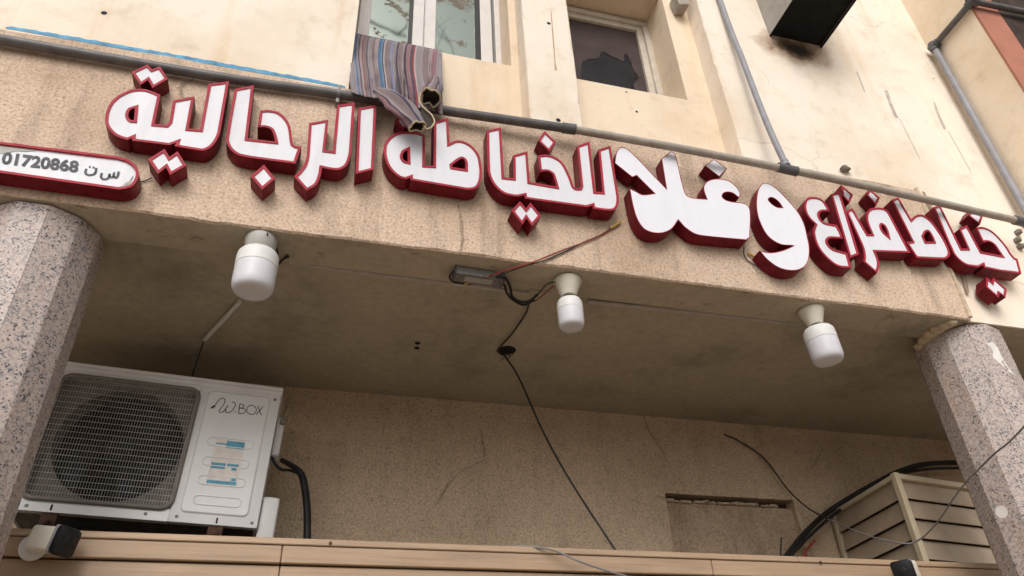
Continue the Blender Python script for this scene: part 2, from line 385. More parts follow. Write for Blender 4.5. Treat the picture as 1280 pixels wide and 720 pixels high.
# ================================================================ THE SETTING
FY = 2.0                      # fascia face
ZB = 3.16                     # underside of the fascia beam
ZT = 3.88                     # top of the fascia band
BACK = 3.18                   # recessed shop wall
CEIL = 3.20
SILL = 4.352
XN0, XP0, XP1, XN1, XBAY = -0.007, 0.723, 0.951, 1.694, 3.159

struct(MB().box(-120, 120, -120, 120, -0.3, -0.12).build('ground', 'asphalt'))
mb = MB(); mb.box(-9, 9, -0.6, 6, -0.118, 0.0); struct(mb.build('pavement', 'paving'))

bld = thing('shop_building', 'cream and tan plastered shop building with deep recessed arcade and upper windows', 'building')
# upper wall with two niches
def rough_pier(mb, x0, x1, y0, y1, z0, z1, seed):
    rng = random.Random(seed); n = 150; L = []
    a = c = 0
    for i in range(n+1):
        z = z0+(z1-z0)*i/n
        a = a*0.6+rng.uniform(-1, 1)*0.0016+(rng.uniform(0.002, 0.006) if rng.random() < 0.07 else 0); c = c*0.6+rng.uniform(-1, 1)*0.0016-(rng.uniform(0.002, 0.006) if rng.random() < 0.07 else 0)
        L.append([mb.b.verts.new(p) for p in ((x0, y1, z), (x0, y0+0.006+abs(a), z), (x0+0.004+max(-0.003, a), y0+0.001, z), (x0+0.02, y0, z), (x1-0.02, y0, z), (x1-0.004+min(0.003, c), y0+0.001, z), (x1, y0+0.006+abs(c), z), (x1, y1, z))])
    for p, q in zip(L, L[1:]):
        for k in range(7): mb.b.faces.new((p[k], p[k+1], q[k+1], q[k]))
    mb.b.faces.new(L[0][::-1]); mb.b.faces.new(L[-1])
WF, WB = 2.012, 2.60
mb = MB()
mb.box(-4.5, XN0, WF, WB, ZT, 7.2); rough_pier(mb, XP0, XP1, WF, WB, ZT, 7.2, 21); rough_pier(mb, XN1, XBAY+1.2, WF, WB, ZT, 7.2, 33)
mb.box(2.545, XBAY+1.2, WF, 2.17, ZB, ZT)
mb.build('upper_wall', 'cream', bld)
IF = 2.12
mb = MB()
mb.box(XN0, XP0, IF, WB, ZT, SILL)                       # below the first window
mb.box(XP1, XN1, IF, WB, ZT, SILL)                       # below the second
OX0, OX1, OZ1 = 1.0, 1.562, 5.21
mb.box(XP1, OX0, IF, WB, SILL, 7.2); mb.box(OX1, XN1, IF, WB, SILL, 7.2); mb.box(OX0, OX1, IF, WB, OZ1, 7.2)
mb.box(0.688, XP0, IF, WB, SILL, 7.2)
mb.build('niche_infill', 'cream2', bld)
# fascia band with a rough lower arris and a proud lip at its end
def fascia():
    b = bmesh.new(); n = 420; x0, x1 = -4.5, 2.545
    rows = []
    rng = random.Random(3)
    w = [0]*(n+1); a = 0
    for i in range(n+1):
        a = a*0.8+rng.uniform(-1, 1)*0.0022; w[i] = a
    for i in range(n+1):
        x = x0+(x1-x0)*i/n; top = ZT + 0.004*math.sin(x*7)+0.003*math.sin(x*19+1)
        xt = x+(0.03*i/n if i > n-3 else 0)
        col = [(xt, 2.10, top), (xt, FY+0.004, top-0.001), (xt, FY, top-0.005)]
        for k in range(1, 6): col.append((x+(0.03 if i > n-3 else 0)*(1-k/6), FY, ZT+(ZB-ZT)*k/6))
        col += [(x, FY+0.001, ZB+0.006+w[i]), (x, FY+0.006+abs(w[i]), ZB+w[i]*0.8), (x, 2.17, ZB), (x, 2.17, CEIL+0.1)]
        rows.append([b.verts.new(p) for p in col])
    for p, q in zip(rows, rows[1:]):
        for k in range(len(p)-1): b.faces.new((p[k], p[k+1], q[k+1], q[k]))
    b.faces.new(rows[-1]); b.faces.new(rows[0][::-1])
    # soffit face in a second material
    me = bpy.data.meshes.new('fascia_band'); bmesh.ops.recalc_face_normals(b, faces=b.faces)
    for f in b.faces:
        c = f.calc_center_median()
        if c.y > FY+0.012 and c.z < ZB+0.03 and len(f.verts) == 4: f.material_index = 1
    b.to_mesh(me); b.free(); me.materials.append(M['fascia']); me.materials.append(M['soffit'])
    return link('fascia_band', me, None, bld)
fascia()
mb = MB(); mb.tube([(2.575, FY-0.001, 3.88), (2.566, FY-0.002, 3.65), (2.556, FY, 3.4), (2.546, FY-0.002, 3.17)], 0.009, 8)
mb.build('plaster_lip', 'mortar', bld, smooth=True)
mb = MB(); mb.box(2.545, XBAY+1.2, 2.02, 2.17, ZB-0.001, ZB+0.02); mb.build('end_soffit', 'soffit', bld)
# blue paint line along the band's top
def paint_strip(name, x0, x1, z, h, y, seed):
    b = bmesh.new(); rng = random.Random(seed); n = 90; up, lo = [], []
    for i in range(n+1):
        x = x0+(x1-x0)*i/n; k = math.sin(math.pi*min(1, max(0, i/n)))**0.15 if 0 < i < n else 0.3
        lo.append(b.verts.new((x, y, z-0.002))); up.append(b.verts.new((x, y, z+h*k*rng.uniform(0.78, 1.08))))
    for i in range(n): b.faces.new((lo[i], lo[i+1], up[i+1], up[i]))
    me = bpy.data.meshes.new(name); b.to_mesh(me); b.free(); return link(name, me, 'bluepaint', bld)
paint_strip('blue_paint_line', -1.175, XN0-0.012, ZT+0.012, 0.019, WF-0.0015, 1)
paint_strip('blue_paint_line', XP0+0.002, XP1-0.002, ZT+0.008, 0.016, WF-0.0015, 4)
def drip(px, mat, name, lift):
    P = [PY(*q, FY-lift) for q in px]; me = bpy.data.meshes.new(name); me.from_pydata([tuple(p) for p in P], [], [tuple(t) for t in tessellate_polygon([P])]); link(name, me, mat, bld)
drip([(572, 254), (573.2, 254), (576, 266), (579, 276), (580, 300), (577, 313.5), (574.5, 313), (576.5, 298), (574.5, 282), (574, 268)], 'joint', 'plaster_joint', 0.0012)
drip([(573.6, 254), (574.4, 254), (580, 274), (579.2, 274)], 'mortar', 'pale_scratch', 0.0018)
drip([(1152, 239), (1156, 240), (1205, 332), (1212, 366), (1208, 366), (1200, 332)], 'joint', 'plaster_joint', 0.0012)
# bay returning towards the street, with a terracotta edge
mb = MB(); mb.box(XBAY, XBAY+1.0, 1.706, WF-0.0, 3.2, 7.2); mb.build('bay_wall', 'creamside', bld)
XT = PY(1262, 38, 1.70).x
mb = MB(); mb.box(XBAY-0.001, XT, 1.694, 1.7058, 3.2, 7.2); mb.build('bay_edge', 'terracotta', bld)
# ceiling of the arcade and the recessed wall
mb = MB(); mb.box(-4.5, 4.4, 2.17, BACK+0.25, CEIL, CEIL+0.3); mb.build('arcade_ceiling', 'ceiling', bld)
RX0, RX1, RZ1 = 1.668, 2.365, 2.805
mb = MB()
mb.box(-4.5, RX0, BACK, BACK+0.2, 0, CEIL); mb.box(RX1, 4.4, BACK, BACK+0.2, 0, CEIL); mb.box(RX0, RX1, BACK, BACK+0.2, RZ1, CEIL)
mb.build('recessed_wall', 'backwall', bld)
mb = MB(); mb.box(RX0, RX1, BACK+0.032, BACK+0.2, 0, RZ1-0.034); mb.build('patched_panel', 'patch', bld)
mb = MB(); mb.box(RX0-0.001, RX1+0.001, BACK+0.07, BACK+0.19, RZ1-0.05, RZ1+0.01); mb.build('chased_slot', 'rust', bld)
rng = random.Random(5); mb = MB()
for i in range(16):
    x = RX0+0.03+(RX1-RX0-0.08)*i/16+rng.uniform(-.01, .01)
    s_ = rng.uniform(0.012, 0.026)
    t = bmesh.new(); bmesh.ops.create_icosphere(t, subdivisions=1, radius=1)
    for v in t.verts: v.co = Vector((v.co.x*s_*1.6, v.co.y*0.025, v.co.z*0.012))*rng.uniform(0.7, 1.15)
    mb.add(t, Matrix.Translation((x, BACK+0.034, RZ1-0.026+rng.uniform(-.005, .004))))
mb.build('broken_plaster', 'mortar', bld)
mb = MB(); mb.box(4.2, 4.4, 2.17, BACK, 0, CEIL); mb.build('arcade_end_wall', 'backwall', bld)  # unseen wall added to darken the arcade's right-hand corner
mb = MB(); mb.box(-4.5, -4.3, 2.17, BACK, 0, CEIL); mb.build('arcade_end_wall', 'backwall', bld)

for px, Y, r_ in (((686, 29), WF, 0.010), ((698, 150), WF, 0.011), ((796, 139.5), IF, 0.007), ((783, 115), IF, 0.005), ((130, 16), WF, 0.011)):
    p = PY(*px, Y-0.0008); mb = MB(); mb.lathe([(0, 0.0), (r_*0.9, 0.0), (r_, -0.0006)], p, Vector((0, -1, 0)), 9); mb.build('bolt_hole', 'dark_inside', bld)
def mark(px, Y, mat, name):
    P = [PY(*q, Y) for q in px]; me = bpy.data.meshes.new(name); me.from_pydata([tuple(p) for p in P], [], [tuple(t) for t in tessellate_polygon([P])]); link(name, me, mat, bld)
z7 = lambda u, v: (860+u/3.048, v/3.048)
for q in ([(748, 343), (762, 346), (778, 395), (797, 440), (804, 450), (788, 447), (772, 410), (756, 366)], [(934, 388), (942, 392), (960, 440), (985, 490), (975, 494), (953, 447)], [(640, 272), (646, 274), (676, 352), (672, 350)],
          [(806, 452), (809, 453), (884, 604), (881, 604)], [(990, 498), (993, 499), (1080, 655), (1077, 654)]):
    mark([z7(*k) for k in q], WF-0.0012, 'scuff', 'scuff_mark')
mark([(688.3, 14), (689.2, 14), (692, 45), (694.5, 78), (696.5, 88), (693.5, 88), (693, 76), (690.6, 46)], WF-0.0012, 'rust_stain', 'rust_streak')
# windows -------------------------------------------------------
def rect_frame(mb, x0, x1, z0, z1, y0, y1, w, bev=0.003):
    mb.box(x0, x0+w, y0, y1, z0, z1, bev); mb.box(x1-w, x1, y0, y1, z0, z1, bev)
    mb.box(x0+w, x1-w, y0+0.001, y1-0.001, z0, z0+w, bev); mb.box(x0+w, x1-w, y0+0.001, y1-0.001, z1-w, z1, bev)
w1 = bpy.data.objects.new('window', None); COL.objects.link(w1); w1.parent = bld
w1['label'] = 'two sash white framed window with peeling dirty glass'
WY = 2.27
mb = MB(); rect_frame(mb, XN0-0.02, 0.688, SILL-0.08, 6.1, WY-0.01, WY+0.07, 0.028); mb.build('frame', 'upvc', w1)
for (a, c) in ((0.0, 0.302), (0.304, 0.643)):
    y = WY-0.03 if a == 0 else WY-0.012
    mb = MB(); rect_frame(mb, a, c, SILL-0.05, 6.07, y, y+0.04, 0.058 if a else 0.052); mb.build('sash', 'upvc', w1)
    mb = MB(); mb.box(a+0.03, c-0.03, y+0.018, y+0.024, SILL-0.02, 6.04); mb.build('pane', 'glass', w1)
    mb = MB(); mb.box(c-0.086 if a else c-0.072, c-0.056 if a else c-0.05, y+0.004, y+0.017, SILL, 6.03); mb.build('gasket', 'black_plastic', w1)  # dark strip beside each pane colours in the sash side's reflection
w2 = bpy.data.objects.new('window', None); COL.objects.link(w2); w2.parent = bld
w2['label'] = 'small deep set window with torn dark film over its glass'
mb = MB(); rect_frame(mb, OX0, OX1, SILL-0.02, OZ1-0.02, 2.30, 2.36, 0.034); mb.build('frame', 'upvc2', w2)
mb = MB(); rect_frame(mb, OX0+0.034, OX1-0.034, SILL+0.012, OZ1-0.054, 2.315, 2.35, 0.036); mb.build('sash', 'upvc2', w2)
mb = MB(); mb.box(OX0+0.05, OX1-0.05, 2.336, 2.342, SILL+0.03, OZ1-0.07); mb.build('pane', 'dark_glass', w2)
def film():
    z6 = lambda u, v: PY(430+u*.3516, v*.3516, 2.3335)
    hole = [z6(*q) for q in [(842, 278), (850, 215), (872, 210), (905, 205), (918, 182), (945, 195), (990, 218), (1003, 190), (1022, 225), (1040, 262), (1048, 275), (1030, 305), (1035, 322)]]
    rj = random.Random(9); h2 = []
    for a_, b_ in zip(hole, hole[1:]):
        h2.append(a_)
        for k in (0.25, 0.5, 0.75): h2.append(a_.lerp(b_, k)+Vector((rj.uniform(-1, 1), 0, rj.uniform(-1, 1)))*0.007)
    hole = h2+[hole[-1]]
    xl, xr, zt = OX0+0.07, OX1-0.07, OZ1-0.09
    outer = [Vector((xl, 2.3335, SILL+0.04)), Vector((hole[0].x, 2.3335, SILL+0.04))]+hole+[Vector((hole[-1].x, 2.3335, SILL+0.04)), Vector((xr, 2.3335, SILL+0.04)), Vector((xr, 2.3335, zt)), Vector((xl, 2.3335, zt))]
    me = bpy.data.meshes.new('torn_film'); tr = tessellate_polygon([outer])
    me.from_pydata([tuple(p) for p in outer], [], [tuple(t) for t in tr]); link('torn_film', me, 'film', w2)
film()
mb = MB(); mb.obox(PY(849, 5, 2.08), Vector((0.03, 0, 0.01)), Vector((0, 0.035, 0)), Vector((-0.006, 0, 0.05)), 0.004); mb.build('hinge_bracket', 'pipe_beige', w2)

mb = MB(); mb.box(XT+0.001, XBAY+1.0, 1.698, 1.7055, 3.2, 7.2); mb.build('bay_front', 'brown_dark', bld)

# columns -------------------------------------------------------
def column(cx, cy, r, rot, label, stains):
    t = thing('granite_column', label, 'column', (cx, cy, 0), 'granite clad arcade columns')
    n = 12; th = 0.02
    mb = MB(); mb.lathe([(0, 0.0), (r-th-0.002, 0.0), (r-th-0.002, ZB-0.002), (0, ZB-0.002)], (0, 0, 0), n=24); mb.build('core', 'grout', t)
    ztop = ZB-0.004
    courses = [0.02, 1.05, 2.02, ztop]
    for ci, (za, zb_) in enumerate(zip(courses, courses[1:])):
        for k in range(n):
            a0 = R_(rot+30*k); a1 = R_(rot+30*(k+1)); gp = 0.0004
            rng = random.Random(k*7+ci+int(cx*10)); off = rng.uniform(-0.0008, 0.0008)
            d0 = Vector((math.cos(a0), math.sin(a0), 0)); d1 = Vector((math.cos(a1), math.sin(a1), 0))
            e = (d1-d0).normalized(); nrm = (d0+d1).normalized()*off
            q = [d0*r+e*gp+nrm, d1*r-e*gp+nrm, d1*(r-th)-e*gp*0.5+nrm, d0*(r-th)+e*gp*0.5+nrm]
            b = bmesh.new(); dz = rng.uniform(-0.003, 0.001) if ci == 2 else 0
            lo = [b.verts.new((p.x, p.y, za+0.001)) for p in q]; hi = [b.verts.new((p.x, p.y, zb_-0.001+dz)) for p in q]
            b.faces.new(lo[::-1]); b.faces.new(hi)
            for i in range(4): b.faces.new((lo[i], lo[(i+1) % 4], hi[(i+1) % 4], hi[i]))
            bmesh.ops.bevel(b, geom=[x for x in b.edges], offset=0.0009, segments=1, affect='EDGES')
            mb = MB(); mb.add(b); mb.build('panel', 'granite', t)
    return t
def blob(parent, name, pts, mat, rad, flat=0.35):
    """irregular smear laid on a surface: pts are 3D positions, local to parent's origin"""
    mb = MB()
    for p, r_, nrm in pts:
        t = bmesh.new(); bmesh.ops.create_icosphere(t, subdivisions=2, radius=r_)
        for v in t.verts: v.co *= 1+0.22*mnoise.noise(v.co*60+Vector(p)*9)
        q = Vector(nrm).to_track_quat('Z', 'Y').to_matrix().to_4x4() @ Matrix.Diagonal((1, 1, flat, 1)); q.translation = Vector(p)-parent.location
        mb.add(t, q)
    return mb.build(name, mat, parent, smooth=True)
colL = column(-0.878, 2.18, 0.17, 16, 'speckled pink granite faceted column beside the white air conditioner', None)
colR = column(2.63, 2.18, 0.17, 0, 'speckled pink granite faceted column beside the slatted box with white paint smear', None)
def colpt(cx, cy, r, rot, x, y):
    """pixel -> point on the faceted column surface"""
    d = ray(x, y); best = None
    for k in range(12):
        am = R_(rot+30*k+15); nn = Vector((math.cos(am), math.sin(am), 0)); ap = r*math.cos(R_(15))
        den = d.dot(nn)
        if den >= 0: continue
        s_ = (ap-(CAMP-Vector((cx, cy, CAMP.z))).dot(nn))/den
        p = CAMP+d*s_; w = p-Vector((cx, cy, p.z))
        if abs(w.dot(Vector((-nn.y, nn.x, 0)))) < r*math.sin(R_(15))+0.002 and (best is None or s_ < best[0]): best = (s_, p, nn)
    return best[1], best[2]
def smear(parent, cx, rot, name, mat, px, lift=0.0015):
    b = bmesh.new(); vs = []
    P = [colpt(cx, 2.18, 0.17, rot, *q) for q in px]
    nn = P[0][1]
    for p, _ in P: vs.append(b.verts.new(p+nn*lift-parent.location))
    me = bpy.data.meshes.new(name)
    co = [v.co.copy() for v in vs]; b.free()
    tr = tessellate_polygon([co]); me.from_pydata([tuple(c) for c in co], [], [tuple(t) for t in tr]); return link(name, me, mat, parent)
# white paint smear and round patch on the right column (each lies on one facet)
def facet_clip(cx, rot, x, y): return colpt(cx, 2.18, 0.17, rot, x, y)
try:
    smear(colR, 2.63, 0, 'paint_smear', 'white_paint', [(1233, 429), (1240, 428), (1247, 435), (1252, 446), (1258, 456), (1264, 464), (1270, 471), (1262, 466), (1254, 458), (1247, 452), (1241, 447), (1241, 438)])
    c_, nn_ = colpt(2.63, 2.18, 0.17, 0, 1252, 640)
    mb = MB(); mb.lathe([(0, 0.0012), (0.022, 0.0012), (0.0235, -0.002)], c_-colR.location, nn_, 22); mb.build('round_patch', 'white_paint', colR)
except Exception as ex: print('smear', ex)
p_, n_ = colpt(2.63, 2.18, 0.17, 0, 1158, 430)
blob(colR, 'mortar_drip', [(PZ(1153, 432, ZB-0.008), 0.036, (0, 0, 1)), (PZ(1158, 425, ZB-0.006), 0.036, (0, 0, 1)), (PZ(1164, 418, ZB-0.005), 0.034, (0, 0, 1)), (PZ(1171, 412.5, ZB-0.004), 0.032, (0, 0, 1)), (PZ(1179, 408, ZB-0.004), 0.03, (0, 0, 1)), (PZ(1188, 404.5, ZB-0.003), 0.026, (0, 0, 1))], 'mortar', 0, 0.55)

# ================================================================ SHOPFRONT BOARDS
BY = 2.5
fb = thing('shopfront_fascia', 'tan wood look cladding boards across the shopfront under the arcade', 'cladding', (0.8, BY, 0))
def plank(x0, x1, z0, z1, y0, y1, mat='plank', name='plank'):
    mb = MB(); mb.box(x0-0.8, x1-0.8, y0-BY, y1-BY, z0, z1, 0.0025, 1); return mb.build(name, mat, fb)
J1 = PY(353, 680, BY).x; J2 = PY(996, 699, BY).x
for a, c in ((-2.6, J2), (J2+0.002, 4.2)): plank(a, c, 2.309, 2.329, BY-0.008, BY+0.09, 'plank2', 'top_trim')
for a, c in ((-2.6, J1), (J1+0.0025, 1.45), (1.4525, 2.9), (2.9025, 4.2)):
    plank(a, c, 2.254, 2.308, BY-0.002, BY+0.05)
for a, c in ((-2.6, J1), (J1+0.0025, 1.45), (1.4525, 2.9), (2.9025, 4.2)):
    plank(a, c, 2.172, 2.249, BY+0.012, BY+0.055)
for k in range(3):
    for a, c in ((-2.6, J1), (J1+0.0025, 1.45), (1.4525, 2.9), (2.9025, 4.2)):
        plank(a, c, 2.168-0.082*(k+1), 2.168-0.082*k-0.004, BY+0.012, BY+0.055)
mb = MB(); mb.box(-3.4, 3.4, 0.056, 0.66, 0.0, 2.27); mb.build('shopfront_core', 'brown_dark', fb)
for px in ((413, 679), (1026, 703)):
    p = PY(*px, BY-0.009); mb = MB(); mb.lathe([(0, -0.004), (0.005, -0.004), (0.006, 0), (0.0, 0.002)], p-fb.location, Vector((0, -1, 0)), 10); mb.build('screw', 'rust', fb)

# ================================================================ SIGN LETTERS
LT = 0.062
LY = FY-LT
def outline(spec, Y):
    """spec: list of (x, y) corners or (x, y, 1) smooth points in photo pixels -> plane (X, Z) polygon"""
    P = []
    for q in spec:
        w = PY(q[0], q[1], Y); P.append((Vector((w.x, w.z)), len(q) > 2))
    out = []; n = len(P)
    for i in range(n):
        p1, s1 = P[i]; p2, s2 = P[(i+1) % n]
        out.append(p1)
        if not (s1 or s2): continue
        L = (p2-p1).length
        def tan(j):
            a = P[(j-1) % n][0]; c = P[(j+1) % n][0]; return (c-a).normalized()*L
        t1 = tan(i) if s1 else (p2-p1); t2 = tan((i+1) % n) if s2 else (p2-p1)
        k = 6
        for j in range(1, k):
            t = j/k; h1 = 2*t**3-3*t*t+1; h2 = t**3-2*t*t+t; h3 = -2*t**3+3*t*t; h4 = t**3-t*t
            out.append(p1*h1+t1*h2+p2*h3+t2*h4)
    # drop near-duplicates
    r = [out[0]]
    for p in out[1:]:
        if (p-r[-1]).length > 4e-4: r.append(p)
    return r
def area(P): return 0.5*sum(P[i].x*P[(i+1) % len(P)].y-P[(i+1) % len(P)].x*P[i].y for i in range(len(P)))
def offset(P, d):
    """d>0 shrinks a counter-clockwise polygon"""
    n = len(P); out = []
    for i in range(n):
        a, b, c = P[i-1], P[i], P[(i+1) % n]
        e1 = (b-a).normalized(); e2 = (c-b).normalized()
        n1 = Vector((-e1.y, e1.x)); n2 = Vector((-e2.y, e2.x))
        k = n1+n2
        if k.length < 1e-6: out.append(b+n1*d); continue
        k.normalize(); s_ = min(d/max(0.3, k.dot(n1)), d*2.4); out.append(b+k*s_)
    return out
def fill(mb, loops, y):
    L = [[Vector((p.x, p.y, 0)) for p in lp] for lp in loops]
    flat = [p for lp in loops for p in lp]
    vs = [mb.b.verts.new((p.x, y, p.y)) for p in flat]
    for t in tessellate_polygon(L):
        try: mb.b.faces.new([vs[i] for i in t])
        except ValueError: pass
def wall(mb, lp, y0, y1):
    n = len(lp); a = [mb.b.verts.new((p.x, y0, p.y)) for p in lp]; b = [mb.b.verts.new((p.x, y1, p.y)) for p in lp]
    for i in range(n): mb.b.faces.new((a[i], a[(i+1) % n], b[(i+1) % n], b[i]))
def letter(name, label, cat, outer, holes=(), trim=0.0092, facemat='face', Y=LY, depth=LT, gap=0.004, lip=0.003, group='raised sign letters'):
    O = outline(outer, Y)
    if area(O) < 0: O.reverse()
    HS = []
    for h in holes:
        h = outline(h, Y)
        if area(h) > 0: h.reverse()
        HS.append(h)
    c = sum(O, Vector((0, 0)))/len(O); base = min(p.y for p in O)
    org = Vector((c.x, Y+depth, base))
    sh = lambda lp: [Vector((p.x-org.x, p.y-org.z)) for p in lp]
    O = sh(O); HS = [sh(h) for h in HS]
    t = thing(name, label, cat, org, group)
    yf = -depth; yb = -gap
    IO = offset(O, trim); IH = [offset(h, trim) for h in HS]
    mb = MB(); wall(mb, O, yf, yb)
    for h in HS: wall(mb, h, yf, yb)
    fill(mb, [O]+HS, yb); mb.build('case', 'crimson', t, smooth=True, angle=28)
    mb = MB()
    for a, b in [(O, IO)]+list(zip(HS, IH)):
        n = len(a)
        va = [mb.b.verts.new((p.x, yf, p.y)) for p in a]; vb = [mb.b.verts.new((p.x, yf, p.y)) for p in b]; vc = [mb.b.verts.new((p.x, yf+lip+0.002, p.y)) for p in b]
        for i in range(n):
            j = (i+1) % n
            mb.b.faces.new((va[i], va[j], vb[j], vb[i])); mb.b.faces.new((vb[i], vb[j], vc[j], vc[i]))
    mb.build('trim', 'trim', t, recalc=True)
    mb = MB(); fill(mb, [IO]+IH, yf+lip); mb.build('face', facemat, t)
    return t
s = 1
LETTERS = [
 ('sign_letters', 'white faced crimson letter group ending in a round loop between two double dots', [(260.6,104.8),(286.3,101.6),(276.9,156),(273.8,169.8,s),(265,182.9,s),(255,187.9,s),(246,187.3,s),(218.1,182.5),(220.3,178),(212,181.3),(165,175.5),(165.3,172.2),(159.4,174.8),(146.3,170.4,s),(137.5,163.5,s),(132.5,156,s),(131.3,149.8,s),(133.1,138.5,s),(140,126,s),(151.3,117.3,s),(166.3,111.6,s),(182.5,111.6,s),(200.5,118.5),(193.1,154.8),(208,156),(211.5,152.5),(216.3,125.4),(243.1,120.4),(235.6,160.4),(250,161.6)],
   [[(168.8,134.8),(163,137,s),(160.3,144,s),(163,149.5,s),(167.3,150.2)]]),
 ('sign_letters', 'white faced crimson letter pair with tall stem and hooked curl over a single dot', [(293.1,111.3),(317.3,106.5),(309.4,173.1),(344,176.9),(342.5,170,s),(338.8,161.9,s),(332.5,159,s),(321.9,159),(325,138.1),(335,137.3,s),(347.5,140,s),(357.5,148.1,s),(363.1,158.8,s),(366.3,179.5,s),(369.5,182.3),(376.9,183.1),(369.4,204.4),(338.8,200.6),(300.5,194.5,s),(288.8,187.5,s),(283.1,177.5,s),(282.8,170,s)], []),
 ('sign_letters', 'white faced crimson letter pair with a pointed downward tail next to the lone upright bar', [(421.3,131.3),(443.5,128.1),(440,180),(438.8,192.5,s),(433.8,206.3,s),(425,211.9,s),(415,211.9,s),(402.5,209.4),(400.6,220,s),(395,231.3,s),(383.1,238.1),(367.5,220.6),(377.5,210,s),(382.5,198.8,s),(384.4,180,s),(386.3,153.8),(410.6,149.4),(406.3,187.5),(416.3,188.8)], []),
 ('sign_letter', 'lone upright white faced crimson bar letter of the sign', [(448.1,135),(470.3,131),(466.9,211.9),(444.4,217.5)], []),
 ('sign_letters', 'white faced crimson letter pair with two holes under the hanging striped garment', [(531.3,168.5),(531,206.3),(541.9,206.9),(542.5,152.5),(560.3,147.3),(561.9,178.8),(570,175.6,s),(578.8,176.3,s),(590,182.5,s),(598.8,193.8,s),(601.9,207.5,s),(602.5,213.8,s),(601.3,225,s),(596.3,234.4,s),(586.3,236.9,s),(572.5,235),(513.1,225),(513,221.8),(507.5,223.8),(498.8,221.3,s),(487.5,211.3,s),(481.3,198.8,s),(479.8,185,s),(481.9,177.5,s),(490,168.8,s),(502.5,164.4,s),(518.8,165,s)],
   [[(509.4,187.5),(505,190,s),(503.1,195.6,s),(505.6,200.6,s),(509.8,201.9)], [(565,206.3),(577.5,198.1,s),(581.3,201.3,s),(581.9,211.3),(565.6,208.8)]]),
 ('sign_letters', 'widest white faced crimson letter group with four uprights and a hooked curl', [(608.5,163.1),(626.3,159),(630,221.3),(641.9,222.5),(641.5,193.8),(659.4,189),(662.3,227.3),(695.6,233.1),(692.5,222.5,s),(690,216.8,s),(683.8,213.8,s),(675,215),(672.5,194.4),(682.5,193.1,s),(693.8,196.3,s),(703.8,203.8,s),(712.5,220,s),(717.2,233),(720,235,s),(725,235),(726.3,232.5),(721.3,182.5),(736.9,176.5),(744.4,239.4),(753.1,240),(748.1,186.9),(763.1,181.9),(773.1,242.5),(773.5,245,s),(773.1,255,s),(768.8,261.9,s),(760,263.1,s),(741.3,260.6),(740.8,256.8),(733.8,258.8),(710,255.6),(656.3,248.1),(655.6,244),(648,245.6),(641.3,245,s),(628.8,241.3,s),(617.5,231.3,s),(610.6,217.5,s),(609.4,205,s)], []),
 ('sign_letter', 'white faced crimson letter of two stacked open bowls beside the large comma shaped letter', [(1015,246,s),(1024,247.5,s),(1031,252.5,s),(1038.5,266),(1034,264,s),(1026,265,s),(1024.5,270,s),(1029,277,s),(1037,279.5,s),(1046,281),(1051.5,291),(1054,298.5),(1048,298,s),(1037,298,s),(1034.5,303,s),(1040,310,s),(1050,313.5,s),(1059.2,316),(1064.5,335),(1048,333,s),(1034,323,s),(1022,308,s),(1016.5,291,s),(1017.5,284,s),(1019,280),(1011,272,s),(1006,262,s),(1006,252,s),(1009,247.5,s)], []),
 ('sign_letter', 'slanted white faced crimson bar letter pressed against the letter of two open bowls', [(1038.8,242.5),(1050,239.5),(1074,318),(1062.5,322.5)], []),
 ('sign_letters', 'white faced crimson letter group with a small looped head and pointed foot', [(1058,264),(1065.5,260),(1084.5,292.5),(1090,292.5),(1084,278,s),(1083,269,s),(1086,262,s),(1093,259.5,s),(1103,260,s),(1110,264,s),(1116.5,275),(1138.5,316),(1094.5,314.5),(1098.5,325,s),(1099,333,s),(1096.3,341.5),(1079,326.5),(1080,320,s),(1078,309,s),(1072,295,s),(1067,284)],
   [[(1103.5,280.8,s),(1102,284,s),(1105,290,s),(1110,294.5),(1107.5,286,s)]]),
 ('sign_letter', 'white faced crimson letter with tall slanted stem and one angular hole', [(1114.5,249.5),(1123,246.5),(1139,274),(1145,269,s),(1153,268.5,s),(1164,276,s),(1174,289,s),(1181,300,s),(1187,313,s),(1187.3,319,s),(1183,323.3,s),(1176,323.7),(1146,322.3),(1133,302.3),(1140.5,301.5)],
   [[(1160,289,s),(1154.5,295.5),(1157.5,302),(1167.5,302),(1164,294,s)]]),
 ('sign_letters', 'white faced crimson letter group below the corner where the conduit ends', [(1167,258.5),(1175.5,257),(1202,310.5),(1210,310.5),(1199,286),(1208.5,281),(1226.5,314.5),(1252.5,319.5),(1248,313,s),(1242,305,s),(1235,302,s),(1229,303.5),(1220,284.5),(1228,283.5,s),(1239,288,s),(1250,298,s),(1259,309,s),(1264,317,s),(1268,322),(1272,323.5),(1277,342),(1252,339),(1230,334.3),(1229.3,331),(1224,333.8),(1220,333.5,s),(1208,331,s),(1198,324,s),(1191,315,s)], []),
]
for nm, lab, o_, h_ in LETTERS: letter(nm, lab, 'letter', o_, h_)
